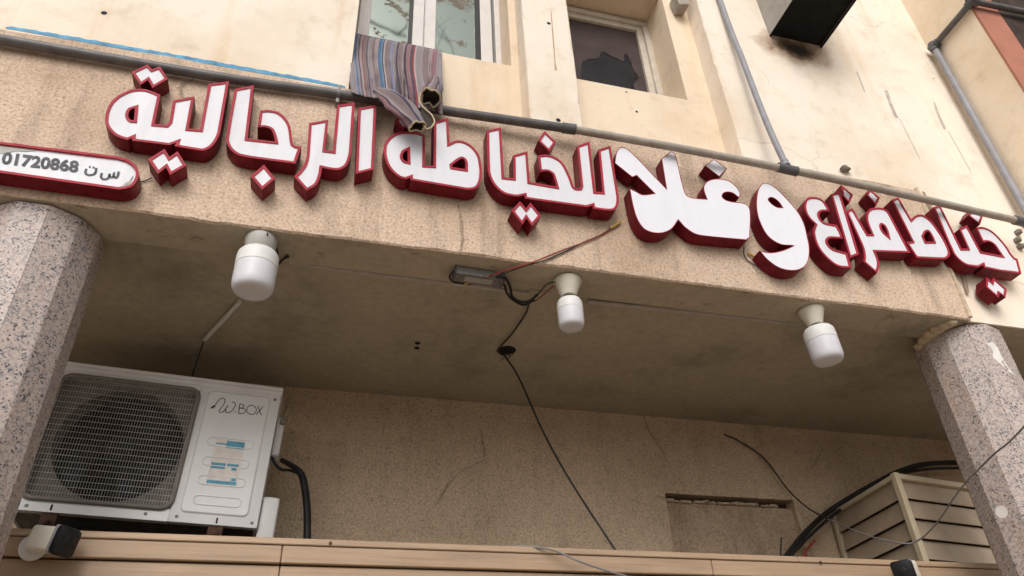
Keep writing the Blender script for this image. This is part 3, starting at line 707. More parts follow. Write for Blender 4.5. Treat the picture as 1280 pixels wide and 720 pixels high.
BIG = [
 ('sign_letters', 'large borderless white letter group with crossed arms and double scooped bottom', [(776.3,183.8,s),(770.5,191,s),(768.5,203.8),(790.3,221.3),(795.9,219.2),(818.4,241.7),(803,243.1,s),(794.5,238.9,s),(786.8,235.4),(793.8,267,s),(803,283.9,s),(814.2,290.2,s),(828.3,290.9,s),(839.5,286,s),(848,274.8),(856.4,283.9,s),(869.1,292.3,s),(884.5,295.2,s),(933.1,299.8),(937.4,296.6),(937.7,263,s),(932.4,255,s),(914.1,251.8,s),(905.6,248.8,s),(902.8,244.5,s),(907,240.3,s),(915.5,241,s),(923.9,247.1),(925.3,241.7,s),(919.7,232.6,s),(909.9,225.5,s),(895.8,223.4,s),(884.5,226.3,s),(879.6,233.3,s),(881,241.7,s),(883.8,248.8),(865,246.9,s),(857.8,243.1,s),(852.2,226.3),(843.8,192.5,s),(838.8,189),(826.9,198.1),(833.2,236.1),(818.4,220.6),(795.9,196.7,s),(783.3,185.5,s)], []),
 ('sign_letter', 'large borderless white comma shaped letter with a small slanted eye', [(956.3,228.5,s),(967.5,233.1,s),(982.5,247.5,s),(997.5,265,s),(1005.3,280,s),(1009.6,297.5,s),(1011.8,309,s),(1010.9,323.8,s),(1005,333.8,s),(992.5,338.1,s),(975,335,s),(960,325,s),(949.4,313.1),(962.5,315.6,s),(977.5,313.1,s),(992.5,306.9),(975,305,s),(960,295,s),(950,277.5,s),(946,262.5,s),(945.9,246.3,s),(949.4,233.8,s)],
   [[(960.6,248.8,s),(965.6,246.9,s),(973.1,251.9,s),(978.5,259.4),(971.3,258.8,s),(963.8,253.8,s)]]),
]
for nm, lab, o_, h_ in BIG: letter(nm, lab, 'letter', o_, h_, trim=0.0026, facemat='bigface', lip=0.001, depth=0.062)
DOTS = [
 ('double diamond dot above the round looped letter, overlapping the dark conduit', [(164.4,89.8),(184.4,80.4),(190,86.6),(200,82.9),(210,98.5),(190.6,109.8),(185,99.8),(175.6,106)]),
 ('double diamond dot below the round looped letter beside the number plate', [(185,199.1),(205.6,186),(211.9,196),(221.9,189.1),(233.1,206.6),(212.5,218.5),(207.5,209.1),(197.5,217.3)]),
 ('single diamond dot below the hooked curl letter with tall stem', [(330,205.6),(344,223.1),(327.5,237),(313.1,220)]),
 ('double diamond dot tucked behind the hem of the striped garment', [(494,150),(507,140),(512,147),(520,142),(529,155),(517,163),(512,155),(504,162)]),
 ('single diamond dot above the widest letter group', [(680.6,163.8),(695,177.5),(686.9,189.4),(672.5,175.6)]),
 ('double diamond dot below the widest letter group', [(650,251.3),(657.5,260.6),(663.1,253.1),(676.5,269.4),(665,282.5),(658.1,272.5),(653.1,280.6),(639.4,263.1)]),
 ('single diamond dot behind the top of the slanted bar letter', [(1051.5,231),(1066.5,243.5),(1062,253.5),(1053,244.5)]),
 ('single diamond dot above the small looped head letter under the conduit', [(1087,236),(1100,247),(1095.5,257),(1083,243)]),
 ('single diamond dot half hidden by the conduit near its wall end', [(1210.5,269),(1215,260),(1228.5,271),(1225,281)]),
 ('double diamond dot past the plaster lip at the wall corner', [(1233,346.5),(1240,352.5),(1241.5,346.8),(1258.5,361.5),(1257,372),(1249.5,366.5),(1248.5,372.5),(1232.5,358.5)]),
]
for lab, o_ in DOTS: letter('sign_dot', lab + ' of the sign', 'sign dot', o_, trim=0.009, group='raised sign dots')
letter('sign_dot', 'borderless white single diamond dot above the large crossed arm letters', 'sign dot', [(892.3,198.8),(909.1,210.8),(899.3,220.6),(881,206.8)], trim=0.0026, facemat='bigface', lip=0.001, group='raised sign dots')
# number plate -------------------------------------------------
npx = [(-170,150.5),(0,177),(147.7,195.3),(161,199.8,s),(170.5,207.5,s),(173.7,217,s),(170.5,227,s),(163,234,s),(149,236.8),(0,215.7),(-170,189),(-183,183,s),(-188,168,s),(-182,155,s)]
plate = letter('number_plate', 'long rounded crimson box sign with a white panel of grey digits', 'sign', npx, trim=0.009, lip=0.007, group=None)
PYT = LY+0.0064
def on_plate(x, y, lift=0.0): return PY(x, y, PYT-lift)-plate.location
# printed digits, laid out along the plate's own slope
def digits():
    cu = bpy.data.curves.new('digits', 'FONT'); cu.body = '01720868'; cu.size = 1; cu.offset = 0.036; cu.space_character = 1.02
    to = bpy.data.objects.new('tmp_text', cu); COL.objects.link(to)
    dg = bpy.context.evaluated_depsgraph_get(); me = bpy.data.meshes.new_from_object(to.evaluated_get(dg))
    bpy.data.objects.remove(to)
    xs = [v.co.x for v in me.vertices]; ys = [v.co.y for v in me.vertices]
    x0, x1, y0, y1 = min(xs), max(xs), min(ys), max(ys)
    A = PY(1.0, 205.0, PYT); Bp = PY(97, 216.3, PYT); T = PY(4.6, 189.8, PYT)
    ux = Bp-A; uz = T-A
    for v in me.vertices:
        a = (v.co.x-x0)/(x1-x0); b = (v.co.y-y0)/(y1-y0); v.co = A+ux*a+uz*b+Vector((0, -0.0012, 0))-plate.location
    link('printed_digits', me, 'ink', plate)
digits()
def stroke(mb, pts, wd, y_off=0.0012, f=None, closed=False):
    P = spline([f(*q) for q in pts], closed, 6) if len(pts) > 2 else [f(*q) for q in pts]
    n = len(P); L, Rr = [], []
    for i, p in enumerate(P):
        t = (P[min(n-1, i+1)]-P[max(0, i-1)]); t.y = 0; t.normalize(); nn = Vector((-t.z, 0, t.x))*wd/2
        L.append(mb.b.verts.new(p+nn)); Rr.append(mb.b.verts.new(p-nn))
    for i in range(n-1): mb.b.faces.new((L[i], L[i+1], Rr[i+1], Rr[i]))
zz = lambda u, v: (u/7.111, 170+v/7.111)
fpl = lambda u, v: on_plate(*zz(u, v), lift=0.0012)
mb = MB()
for st_ in ([(768, 290), (758, 325), (785, 345), (830, 340), (850, 318), (855, 282)], [(790, 272), (806, 273)], [(822, 277), (840, 279)],
            [(905, 328), (898, 365), (925, 383), (962, 372), (975, 335)], [(975, 335), (975, 358), (1000, 365), (1012, 340), (1015, 322)], [(1008, 355), (1030, 370), (1045, 355), (1055, 315)]):
    stroke(mb, st_, 0.0068, f=fpl)
mb.build('printed_letters', 'ink', plate)
# curled edge of the printed sheet: a grey sliver showing behind the torn corners
for px in ([(1190, 345), (1180, 375), (1150, 400), (1120, 412), (1090, 440), (1040, 455), (1100, 452), (1160, 420)], [(0, 92), (120, 95), (300, 118), (330, 130), (240, 138), (150, 132), (60, 150), (0, 160)]):
    P = [on_plate(*zz(*q), lift=0.0008) for q in px]
    me = bpy.data.meshes.new('peeled_edge'); me.from_pydata([tuple(p) for p in P], [], [tuple(t) for t in tessellate_polygon([P])])
    link('peeled_edge', me, 'hood_metal', plate)

# ================================================================ CONDUITS
def pipeY(x):   # the run leaves the wall and rides over the letters' fronts
    pts = [(-200, FY-0.024), (430, FY-0.026), (700, FY-0.055), (820, FY-0.095), (1000, FY-0.105), (1290, FY-0.10)]
    for (a, ya), (b, yb) in zip(pts, pts[1:]):
        if x <= b: return ya+(yb-ya)*(x-a)/(b-a)
    return pts[-1][1]
pp = lambda x, y: PY(x, y, pipeY(x))
run = thing('conduit_run', 'long grey conduit above the sign, half dark and half pale', 'pipe', pp(712, 160))
def rel(pts, o): return [Vector(p)-o.location for p in pts]
mb = MB(); mb.tube(rel([pp(*q) for q in ((-160, 24), (0, 49.5), (130, 72), (283, 98), (423, 118), (560, 139), (705, 160))], run), 0.0185, 16); mb.build('dark_tube', 'pipe_dark', run, smooth=True)
mb = MB(); mb.tube(rel([pp(*q) for q in ((700, 159.3), (712, 161), (850, 185.5), (985, 212), (1100, 236.5), (1200, 259.5), (1276, 277))], run), 0.0165, 16); mb.build('pale_tube', 'pipe_beige', run, smooth=True)
def sleeve(parent, a, b, r, mat, name='coupling'):
    a, b = Vector(a), Vector(b); d = (b-a); L = d.length
    mb = MB(); mb.lathe([(r*0.85, 0), (r, 0.0005), (r, 0.004), (r*0.96, 0.005), (r*0.96, L-0.005), (r, L-0.004), (r, L-0.0005), (r*0.85, L)], a-parent.location, d, 20); return mb.build(name, mat, parent, smooth=True)
sleeve(run, pp(702.5, 159.6), pp(719.5, 162), 0.0225, 'coupling')
sleeve(run, pp(972, 209), pp(996, 214.5), 0.0215, 'coupling', 'tee_fitting')
sleeve(run, pp(1268, 275), pp(1282, 278.5), 0.022, 'coupling', 'end_elbow')
cl = pp(423, 118)-run.location
mb = MB(); mb.lathe([(0.0205, -0.006), (0.0215, -0.006), (0.0215, 0.006), (0.0205, 0.006)], cl, Vector((1, 0, -0.0)), 18)
mb.box(cl.x-0.006, cl.x+0.006, cl.y-0.004, cl.y+0.03, cl.z+0.019, cl.z+0.05, 0.001); mb.box(cl.x-0.006, cl.x+0.006, cl.y-0.004, cl.y+0.03, cl.z-0.045, cl.z-0.019, 0.001)
mb.build('pipe_clamp', 'steel', run, smooth=True)
ris = thing('conduit_riser', 'grey plastic conduit rising up the cream wall from the tee fitting', 'pipe', pp(984, 211))
top = PY(900, 0, WF-0.022); low = pp(984, 211); dr = (top-low)
mb = MB(); mb.tube(rel([low+Vector((0, 0, 0.012)), low+dr*0.25+Vector((0, 0.012, 0)), low+dr*0.6+Vector((0, 0.008, 0)), top, PY(900, 0, WF-0.022)+Vector((0, 0, 1.6))], ris), 0.0138, 16); mb.build('tube', 'pipe_grey', ris, smooth=True)
sleeve(ris, low+Vector((0, 0, 0.015)), low+Vector((-0.001, 0.003, 0.042)), 0.018, 'pipe_grey', 'socket')
cor = thing('corner_conduit', 'grey conduit in the wall corner turning out past the terracotta edge', 'pipe', PX(1165, 55, XBAY-0.022))
XC = XBAY-0.024
a0 = PX(1167, 58, XC); lowc = Vector((XC, a0.y, 3.76)); o1 = PX(1213, 3, XC)
o1 = Vector((XC, 1.668, a0.z+0.004))
mb = MB(); mb.tube(rel([lowc, a0], cor), 0.0175, 16, smooth=False); mb.build('tube', 'pipe_grey', cor, smooth=True)
mb = MB(); mb.tube(rel([a0, o1], cor), 0.0175, 16, smooth=False); mb.build('tube', 'pipe_dark', cor, smooth=True)
o2 = PX(1290, 9, XC+0.5); o2 = Vector((XC+0.7, o1.y-0.004, o1.z+0.045))
mb = MB(); mb.tube(rel([o1, o2], cor), 0.0165, 16, smooth=False); mb.build('tube', 'pipe_dark', cor, smooth=True)
for p, d in ((a0, Vector((0, 0, -1))), (a0, Vector((0, -1, 0))), (o1, Vector((0, 1, 0))), (o1, Vector((1, 0, 0)))):
    sleeve(cor, p-d*0.024, p+d*0.034, 0.0235, 'coupling', 'elbow')
mb = MB(); 
for px in ((1272, 300), (1276, 308), (1273, 290)):
    t = bmesh.new(); bmesh.ops.create_icosphere(t, subdivisions=1, radius=0.018)
    mb.add(t, Matrix.Translation(PY(*px, FY-0.0)-PY(1273, 300, FY)))
deb = mb.build('broken_fitting', 'stone'); deb.location = PY(1273, 300, FY); tag(deb, 'grey broken lump of conduit and mortar below the conduit end at the corner', 'debris')
def rock(p, r, label, seed):
    t = bmesh.new(); bmesh.ops.create_icosphere(t, subdivisions=2, radius=r); rng = random.Random(seed)
    for v in t.verts: v.co = Vector((v.co.x*1.3, v.co.y*0.9, v.co.z*0.75))*rng.uniform(0.75, 1.15)
    mb = MB(); mb.add(t); o = mb.build('stone_chip', 'stone'); o.location = p; return tag(o, label, 'stone')
rock(PY(1057, 211, 1.998)+Vector((0, -0.0, 0.0)), 0.021, 'grey stone chip stuck on the cream wall over the conduit', 3)

# ================================================================ EXHAUST HOOD on the upper wall
hz = 4.855
hd = thing('exhaust_box', 'grey sheet metal exhaust box with black sooty underside on the cream wall', 'vent', (2.24, WF, hz))
x0, x1, y0 = -0.165, 0.148, -0.31
mb = MB()
mb.box(x0, x0+0.004, y0, 0, 0, 0.45); mb.box(x1-0.004, x1, y0, 0, 0, 0.45); mb.box(x0+0.004, x1-0.004, y0, y0+0.004, 0, 0.45); mb.box(x0+0.004, x1-0.004, y0+0.004, 0, 0.446, 0.45)
mb.build('box_shell', 'hood_metal', hd)
mb = MB(); mb.box(x0+0.0045, x1-0.0045, y0+0.0045, -0.0005, 0.012, 0.02); mb.build('sooty_underside', 'soot', hd)
mb = MB(); mb.box(x0+0.0005, x1-0.0005, y0+0.0005, y0+0.012, -0.002, 0.0115); mb.box(x0-0.002, x0+0.01, y0, 0, -0.003, 0.0005); mb.box(x1-0.01, x1+0.002, y0, 0, -0.003, 0.0005); mb.build('bottom_rim', 'soot', hd)

# ================================================================ STRIPED GARMENT
def garment():
    rows = [(-0.06, (440, 40.5), (552, 63), 2.17), (0.0, (438, 44), (552, 67), 2.098), (0.35, (438.5, 70), (552.5, 92), 2.035), (0.62, (438.5, 87), (553, 109), 1.975), (0.72, (437.5, 93), (553, 115), 1.955), (0.88, (437.5, 106), (553.5, 129), 1.935), (1.0, (440, 115.5), (553.5, 143), 1.925)]
    def at(v):
        for a, b in zip(rows, rows[1:]):
            if v <= b[0]:
                t = (v-a[0])/(b[0]-a[0]); f = lambda p, q: p+(q-p)*t
                return (f(a[1][0], b[1][0]), f(a[1][1], b[1][1])), (f(a[2][0], b[2][0]), f(a[2][1], b[2][1])), f(a[3], b[3])
        return rows[-1][1:]
    nu, nv = 90, 70; b = bmesh.new(); uvl = b.loops.layers.uv.new('UVMap'); G = []
    for j in range(nv+1):
        v = -0.06+1.06*j/nv; L, R2, Y = at(v); row = []
        for i in range(nu+1):
            u = i/nu
            amp = 0.007+0.026*max(0, min(1, v/0.7))*(0.25+0.75*min(1, u*5)); w = u-0.16*v*(1-u)*math.sin(math.pi*min(1, u*1.6))
            yy = Y+amp*(0.55*math.sin(2*math.pi*3.3*w+0.7+0.8*v)+0.30*math.sin(2*math.pi*7.7*w+2.0)+0.9*math.exp(-((w-0.50)/0.035)**2)+0.9*math.exp(-((w-0.60)/0.03)**2)-0.5*math.exp(-((w-0.55)/0.03)**2))
            x = L[0]+(R2[0]-L[0])*u; y = L[1]+(R2[1]-L[1])*u + ((1.8*math.sin(u*13)+2.2*mnoise.noise(Vector((u*14, 0.3, 1)))) if v > 0.8 else 0)*max(0, v-0.8)*5
            row.append((b.verts.new(PY(x, y, (min(yy+0.010*mnoise.noise(Vector((x*0.09, y*0.07, 3.1)))+0.009*mnoise.noise(Vector((x*0.22-y*0.05, y*0.10, 8.1))), 2.112)) if v >= 0 else Y)), u, v))
        G.append(row)
    for j in range(nv):
        for i in range(nu):
            q = [G[j][i], G[j][i+1], G[j+1][i+1], G[j+1][i]]; f = b.faces.new([k[0] for k in q])
            for lp, k in zip(f.loops, q): lp[uvl].uv = (k[1]+0.02*math.sin(k[2]*5), k[2])
    org = PY(495, 60, 2.1)
    bmesh.ops.translate(b, verts=b.verts, vec=-org)
    me = bpy.data.meshes.new('cloth'); bmesh.ops.recalc_face_normals(b, faces=b.faces); b.to_mesh(me); b.free()
    me.polygons.foreach_set('use_smooth', [True]*len(me.polygons))
    t = thing('striped_garment', 'faded striped garment hanging from the window sill over the conduit', 'garment', org)
    o = link('cloth', me, 'fabric', t)
    sm = o.modifiers.new('thickness', 'SOLIDIFY'); sm.thickness = 0.0012
    K = lambda x, y, Y: PY(x, y, Y)-org
    # trouser leg: a tapering fabric tube ending in a hemmed opening
    def leg(path, radii, name):
        P = [K(*q) for q in path]; b = bmesh.new(); uvl = b.loops.layers.uv.new('UVMap'); rings = []
        P2 = spline(P, False, 5); n = 28
        for i, p in enumerate(P2):
            tt = i/(len(P2)-1)*(len(radii)-1); k = min(len(radii)-2, int(tt)); fr = tt-k
            ra = radii[k][0]+(radii[k+1][0]-radii[k][0])*fr; rb = radii[k][1]+(radii[k+1][1]-radii[k][1])*fr
            d = (P2[min(len(P2)-1, i+1)]-P2[max(0, i-1)]).normalized(); sx = d.cross(Vector((0, 1, 0))).normalized(); sy = d.cross(sx)
            rings.append([(b.verts.new(p+sx*math.cos(2*math.pi*j/n)*ra*(1+0.10*math.sin(3*2*math.pi*j/n+i*0.5)+0.16*mnoise.noise(Vector((j*0.5, i*0.35, 1))))+sy*math.sin(2*math.pi*j/n)*rb*(1+0.25*math.sin(4*2*math.pi*j/n+i*.3)+0.3*mnoise.noise(Vector((j*0.45, i*0.3, 5))))), j/n, i/len(P2)) for j in range(n)])
        for a, c in zip(rings, rings[1:]):
            for j in range(n):
                q = [a[j], a[(j+1) % n], c[(j+1) % n], c[j]]; f = b.faces.new([k[0] for k in q]); f.smooth = True
                for lp, k in zip(f.loops, q): lp[uvl].uv = (k[1]*0.5+0.42, k[2])
        me = bpy.data.meshes.new(name); bmesh.ops.recalc_face_normals(b, faces=b.faces)
        end = [v[0].co.copy() for v in rings[-1]]; inn = [v[0].co.copy() for v in rings[-4]]
        b.to_mesh(me); b.free(); lo = link(name, me, 'fabric', t)
        mb = MB(); mb.tube(end, 0.0034, 8, closed=True, smooth=False); mb.build('hem', 'hem', lo, smooth=True)
        # inside lining
        mb = MB(); c = sum(inn, Vector())/len(inn); vs = [mb.b.verts.new(e+(c-e)*0.05) for e in end]; vi = [mb.b.verts.new(e+(c-e)*0.25) for e in inn]; vc = mb.b.verts.new(c)
        for j in range(n): mb.b.faces.new((vs[j], vs[(j+1) % n], vi[(j+1) % n], vi[j])); mb.b.faces.new((vi[j], vi[(j+1) % n], vc))
        mb.build('lining', 'lining', lo, smooth=True)
        return lo
    leg([(470, 112, 1.915), (484, 119, 1.90), (499, 131, 1.885), (512, 145, 1.875), (522, 158, 1.866)], [(0.016, 0.006), (0.040, 0.016), (0.050, 0.020), (0.043, 0.022), (0.031, 0.020)], 'trouser_leg')
    leg([(546, 98, 2.03), (544.5, 107, 1.94), (541, 114, 1.90), (538, 122, 1.88)], [(0.020, 0.010), (0.028, 0.020), (0.033, 0.028), (0.035, 0.034)], 'trouser_leg')
    P = [K(x, y, 1.8765) for x, y in ((527, 129), (533, 137), (540, 144), (543.5, 152), (539, 159.5), (532, 161.5), (529, 154), (526, 142))]
    me = bpy.data.meshes.new('lining'); me.from_pydata([tuple(p) for p in P], [], [tuple(q) for q in tessellate_polygon([P])]); link('lining', me, 'lining', t)
    # loose hem line running between the two openings
    mb = MB(); mb.tube([K(*q) for q in ((526, 116, 1.885), (524, 124, 1.876), (529, 134, 1.87), (539, 143, 1.868), (543, 152, 1.868), (539, 159, 1.866), (533, 161, 1.866), (529, 156, 1.866))], 0.0032, 8); mb.build('hem', 'hem', t, smooth=True)
garment()

# ================================================================ CEILING LAMPS
def lamp(px, z, rb, h, holder, label, tilt=(0, 0)):
    p = PZ(*px, z); t = thing('ceiling_lamp', label, 'lamp', p, 'bulb lamps under the arcade', (tilt[0], tilt[1], 0))
    mb = MB()
    if holder == 'tall': mb.lathe([(0, 0), (0.050, 0), (0.052, -0.006), (0.051, -0.020), (0.046, -0.044), (0.040, -0.054), (0, -0.054)], (0, 0, 0)); hz_, mt = 0.050, 'grey_holder'
    else: mb.lathe([(0, 0), (0.050, 0), (0.052, -0.008), (0.048, -0.016), (0.034, -0.050), (0.028, -0.068), (0.024, -0.070), (0.02, -0.066), (0, -0.066)], (0, 0, 0)); hz_, mt = 0.066, 'cream_plastic'
    mb.build('lamp_holder', mt, t, smooth=True)
    mb = MB(); mb.lathe([(0, -hz_), (0.016, -hz_), (0.016, -hz_-0.020), (0, -hz_-0.020)], (0, 0, 0), n=16); mb.build('screw_cap', 'steel', t, smooth=True)
    z0 = -hz_-(0.004 if holder == 'tall' else 0.016)
    mb = MB(); mb.lathe([(0.016, z0), (rb*0.55, z0-0.001), (rb*0.86, z0-0.007), (rb*0.97, z0-0.017), (rb, z0-0.03), (rb, z0-h*0.40), (rb*0.985, z0-h*0.405), (0, z0-h*0.405)], (0, 0, 0), n=36); bo = mb.build('bulb', 'white_plastic', t, smooth=True)
    z1 = z0-h*0.408
    mb = MB(); mb.lathe([(0, z1), (rb*0.985, z1), (rb*0.99, z1-0.002), (rb*0.985, z0-h*0.80), (rb*0.95, z0-h*0.90), (rb*0.86, z0-h*0.965), (rb*0.70, z0-h*0.99), (rb*0.4, z0-h), (0, z0-h)], (0, 0, 0), n=36); mb.build('diffuser', 'diffuser', bo, smooth=True)
    return t
l1 = lamp((327, 299), ZB-0.001, 0.0655, 0.158, 'tall', 'large white bulb lamp on a white holder beside the pale conduit stub', (0.0, 0.0))
l2 = lamp((709, 351), ZB-0.001, 0.046, 0.120, 'cone', 'small white bulb lamp on a cone holder beside the metal driver box')
l3 = lamp((1013, 388), ZB-0.001, 0.060, 0.150, 'cone', 'large white bulb lamp on a cone holder nearest the slatted box', (R_(0), R_(-3)))

# ================================================================ WIRES AND CONDUITS UNDER THE SOFFIT
def wire(name, label, pts, r, mat, cat='wire', n=8, group=None):
    o0 = Vector(pts[0]); mb = MB(); mb.tube([Vector(p)-o0 for p in pts], r, n)
    o = mb.build(name, mat, smooth=True); o.location = o0; return tag(o, label, cat, group)
zs = ZB-0.006
wire('trunking', 'thin pale conduit along the inner edge of the beam towards the large lamp', [PZ(x, y, CEIL-0.009) for x, y in ((362, 327), (460, 341), (566, 354), (660, 366))], 0.009, 'trunk', 'conduit')
wire('trunking', 'thin pale conduit along the inner edge of the beam between small and large lamps', [PZ(x, y, CEIL-0.009) for x, y in ((735, 377), (870, 390.5), (1000, 404.5))], 0.009, 'trunk', 'conduit')
c1 = [PZ(x, y, CEIL-0.012) for x, y in ((300, 377), (278, 401), (256, 425))]
wire('conduit_stub', 'short pale slanting conduit stub on the ceiling behind the large lamp', c1, 0.009, 'white_plastic', 'conduit')
wire('thin_wire', 'thin dark wire dropping from the conduit stub to the air conditioner top', [PZ(255, 426, CEIL-0.012), PY(250, 440, 2.74), PY(244, 458, 2.86), PY(239, 474, 2.98)], 0.003, 'wire_dark')
wire('thin_wire', 'black looped wires at the holder of the large lamp', [PZ(335, 300, zs)+Vector((0, -0.05, -0.01)), PZ(333, 308, zs-0.02), PZ(340, 322, zs-0.03), PZ(348, 330, zs), PZ(354, 324, zs), PZ(361, 321, zs)], 0.0028, 'cable')
wire('thin_wire', 'second black wire looping beside the large lamp holder', [PZ(343, 304, zs-0.005), PZ(347, 316, zs-0.01), PZ(347, 328, zs), PZ(352, 326, zs), PZ(360, 319, zs)], 0.0028, 'cable')
# LED driver on the beam
dp = PZ(598, 346, ZB-0.018); ddx = (PZ(628, 350, ZB-0.018)-PZ(568, 341, ZB-0.018))
drv = thing('led_driver', 'small grey metal driver box with wires under the beam', 'power supply', dp)
ux = ddx.normalized(); uy = Vector((-ux.y, ux.x, 0))
mb = MB(); mb.obox((0, 0, 0), ux*0.085, uy*0.026, Vector((0, 0, 0.016)), 0.002); mb.build('driver_case', 'steel', drv)
mb = MB(); mb.obox(Vector((0, 0, -0.0165)), ux*0.05, uy*0.014, Vector((0, 0, 0.001))); mb.build('driver_label', 'hood_metal', drv)
for sgn in (-1, 1):
    mb = MB(); mb.obox(ux*sgn*0.0875, ux*0.003, uy*0.027, Vector((0, 0, 0.0165)), 0.001); mb.build('end_cap', 'coupling', drv)
z2 = ZB-0.03
wire('sign_feed_wire', 'red feed wire climbing from the driver box over the plaster to the sign', [PZ(583, 353, z2), PZ(606, 347, z2), PZ(635, 337, ZB-0.02), PY(664, 328.5, FY-0.006), PY(700, 314, FY-0.006), PY(735, 301, FY-0.006), PY(758, 290, FY-0.006), PY(776, 277, FY-0.008)], 0.0026, 'wire_red', 'wire')
wire('sign_feed_wire', 'black feed wire twisted with the red one from driver box to sign', [PZ(584, 356, z2), PZ(610, 350, z2), PZ(640, 338, ZB-0.015), PY(668, 329, FY-0.004), PY(690, 322, FY-0.005), PY(728, 303.5, FY-0.006), PY(750, 294, FY-0.006), PY(772, 280, FY-0.006)], 0.0024, 'wire_dark', 'wire')
wire('taped_joint', 'yellow taped wire joint on the plaster beside the large letters', [PY(763, 285, FY-0.009), PY(770, 281, FY-0.01), PY(776, 276.5, FY-0.009)], 0.005, 'wire_yellow', 'wire joint')
wire('taped_joint', 'yellow taped wire joint at the driver box', [PZ(581, 355, z2), PZ(587, 352.5, z2), PZ(594, 351, z2)], 0.005, 'wire_yellow', 'wire joint')
wire('taped_joint', 'yellow taped wire joint at the foot of the comma shaped letter', [PY(935, 316, FY-0.009), PY(940, 319, FY-0.01), PY(944, 321, FY-0.009)], 0.005, 'wire_yellow', 'wire joint')
wire('thin_wire', 'thin black wire drooping below the large crossed arm letters', [PY(930, 308, FY-0.02), PY(930, 318, FY-0.01), PY(934, 325, FY-0.006), PY(941, 330, FY-0.006), PY(950, 336, FY-0.02)], 0.0022, 'cable')
wire('thin_wire', 'short black wire on the plaster between number plate and double dot', [PY(170, 228, FY-0.01), PY(180, 226.5, FY-0.004), PY(190, 222, FY-0.008)], 0.002, 'cable')
wire('black_cable', 'black cable curving from the driver box to the small lamp', [PZ(620, 346, z2), PZ(632, 348, z2), PZ(638, 360, z2), PZ(640, 370, ZB-0.04), PZ(650, 377, ZB-0.05), PZ(662, 376, ZB-0.05), PZ(672, 368, z2)], 0.005, 'cable', 'cable')
wire('black_cable', 'second black cable from the driver box end', [PZ(622, 353, z2), PZ(630, 356, z2), PZ(634, 367, z2), PZ(643, 376, ZB-0.045), PZ(655, 381, ZB-0.05), PZ(668, 375, z2)], 0.0045, 'cable', 'cable')
wire('thin_wire', 'thin dark wire arching up to the small lamp holder', [PZ(666, 374, z2), PZ(676, 364, z2), PZ(684, 355, z2), PZ(697, 352, ZB-0.012)], 0.0024, 'wire_dark')
wire('thin_wire', 'thin reddish wire arching below the small lamp holder', [PZ(668, 377, z2), PZ(680, 368, z2), PZ(690, 359, z2), PZ(699, 356, ZB-0.012)], 0.0022, 'wire_red')
wire('black_cable', 'black cable loop at the other end of the driver box', [PZ(566, 339, z2), PZ(562, 346, z2), PZ(566, 352, z2), PZ(576, 354, z2), PZ(583, 355, z2)], 0.0035, 'cable', 'cable')
ch = PZ(632, 438, CEIL-0.01)
wire('ceiling_wire', 'dark wire running across the ceiling from the driver box to the ceiling hole', [PZ(661, 380, CEIL-0.03), PZ(658, 390, CEIL-0.012), PZ(650, 403, CEIL-0.012), PZ(640, 417, CEIL-0.012), PZ(626, 433, CEIL-0.012), PZ(622, 439, CEIL-0.012), PZ(628, 444, CEIL-0.012)], 0.0038, 'wire_dark')
e2 = PY(770, 688, 2.53)
a_ = PZ(629, 443, CEIL-0.012)
wire('hanging_wire', 'long dark wire sagging from the ceiling hole down to the cladding', [a_, PZ(634, 449, CEIL-0.02), PY(650, 475, 2.75), PY(680, 542, 2.73), PY(716, 606, 2.66), PY(770, 689, 2.53)], 0.0042, 'cable')
ho = thing('ceiling_hole', 'dark round hole plate in the ceiling with wires poking out', 'hole', PZ(634, 438, CEIL-0.001))
mb = MB(); mb.lathe([(0, -0.001), (0.034, -0.001), (0.038, 0.0005)], (0, 0, 0), n=18); mb.build('hole_disc', 'dark_inside', ho)
for k, q in enumerate(((637, 446), (641, 442), (630, 447))):
    mb = MB(); mb.tube([Vector((0.01*k-0.01, 0, 0)), PZ(q[0], q[1], CEIL-0.03)-ho.location, PZ(q[0]-5, q[1]+4, CEIL-0.02)-ho.location], 0.0018, 6); mb.build('wire_end', 'cable', ho, smooth=True)
for px in ((522, 429), (521, 435)):
    mb = MB(); mb.lathe([(0, -0.0012), (0.011, -0.0012), (0.012, 0.0)], (0, 0, 0), n=10); o = mb.build('anchor_hole', 'dark_inside'); o.location = PZ(*px, CEIL-0.001); tag(o, 'tiny black anchor hole of a close pair in the ceiling', 'hole', 'pair of anchor holes')
# right hand cables
SLX = 2.516
wire('wall_wire', 'thin dark wire slanting down the recessed wall to the slatted box', [PY(905, 543, BACK-0.004), PY(925, 552, BACK-0.01), PY(955, 573, BACK-0.02), PY(985, 612, BACK-0.04), PY(1010, 635, BACK-0.06), PY(1035, 649, 3.0)], 0.004, 'wire_dark')
wire('street_wire', 'grey wire slung from the slatted box across the granite column', [PY(1035, 649, 3.0), PY(1080, 668, 2.75), PY(1120, 678, 2.56), PY(1145, 677, 2.5), PY(1170, 655, 2.35), PY(1200, 612, 2.1), PY(1240, 570, 1.86), PY(1262, 552, 1.76), PY(1300, 512, 1.6)], 0.0031, 'wire_grey')
wire('thick_cable', 'thick black cable rising behind the slatted box', [PY(982, 697, 2.95), PY(1005, 668, 3.05), PY(1030, 644, 3.1), PY(1060, 624, 3.1), PY(1095, 604, 3.08), PY(1125, 589, 3.06), PY(1160, 580, 3.05), PY(1215, 578, 3.05)], 0.0135, 'cable', 'cable')
wire('thick_cable', 'thinner black cable following the thick one behind the slatted box', [PY(986, 697, 2.93), PY(1010, 672, 3.03), PY(1034, 650, 3.07), PY(1063, 629, 3.07), PY(1098, 609, 3.06), PY(1130, 592, 3.05), PY(1165, 586, 3.04), PY(1215, 585, 3.04)], 0.008, 'cable', 'cable')
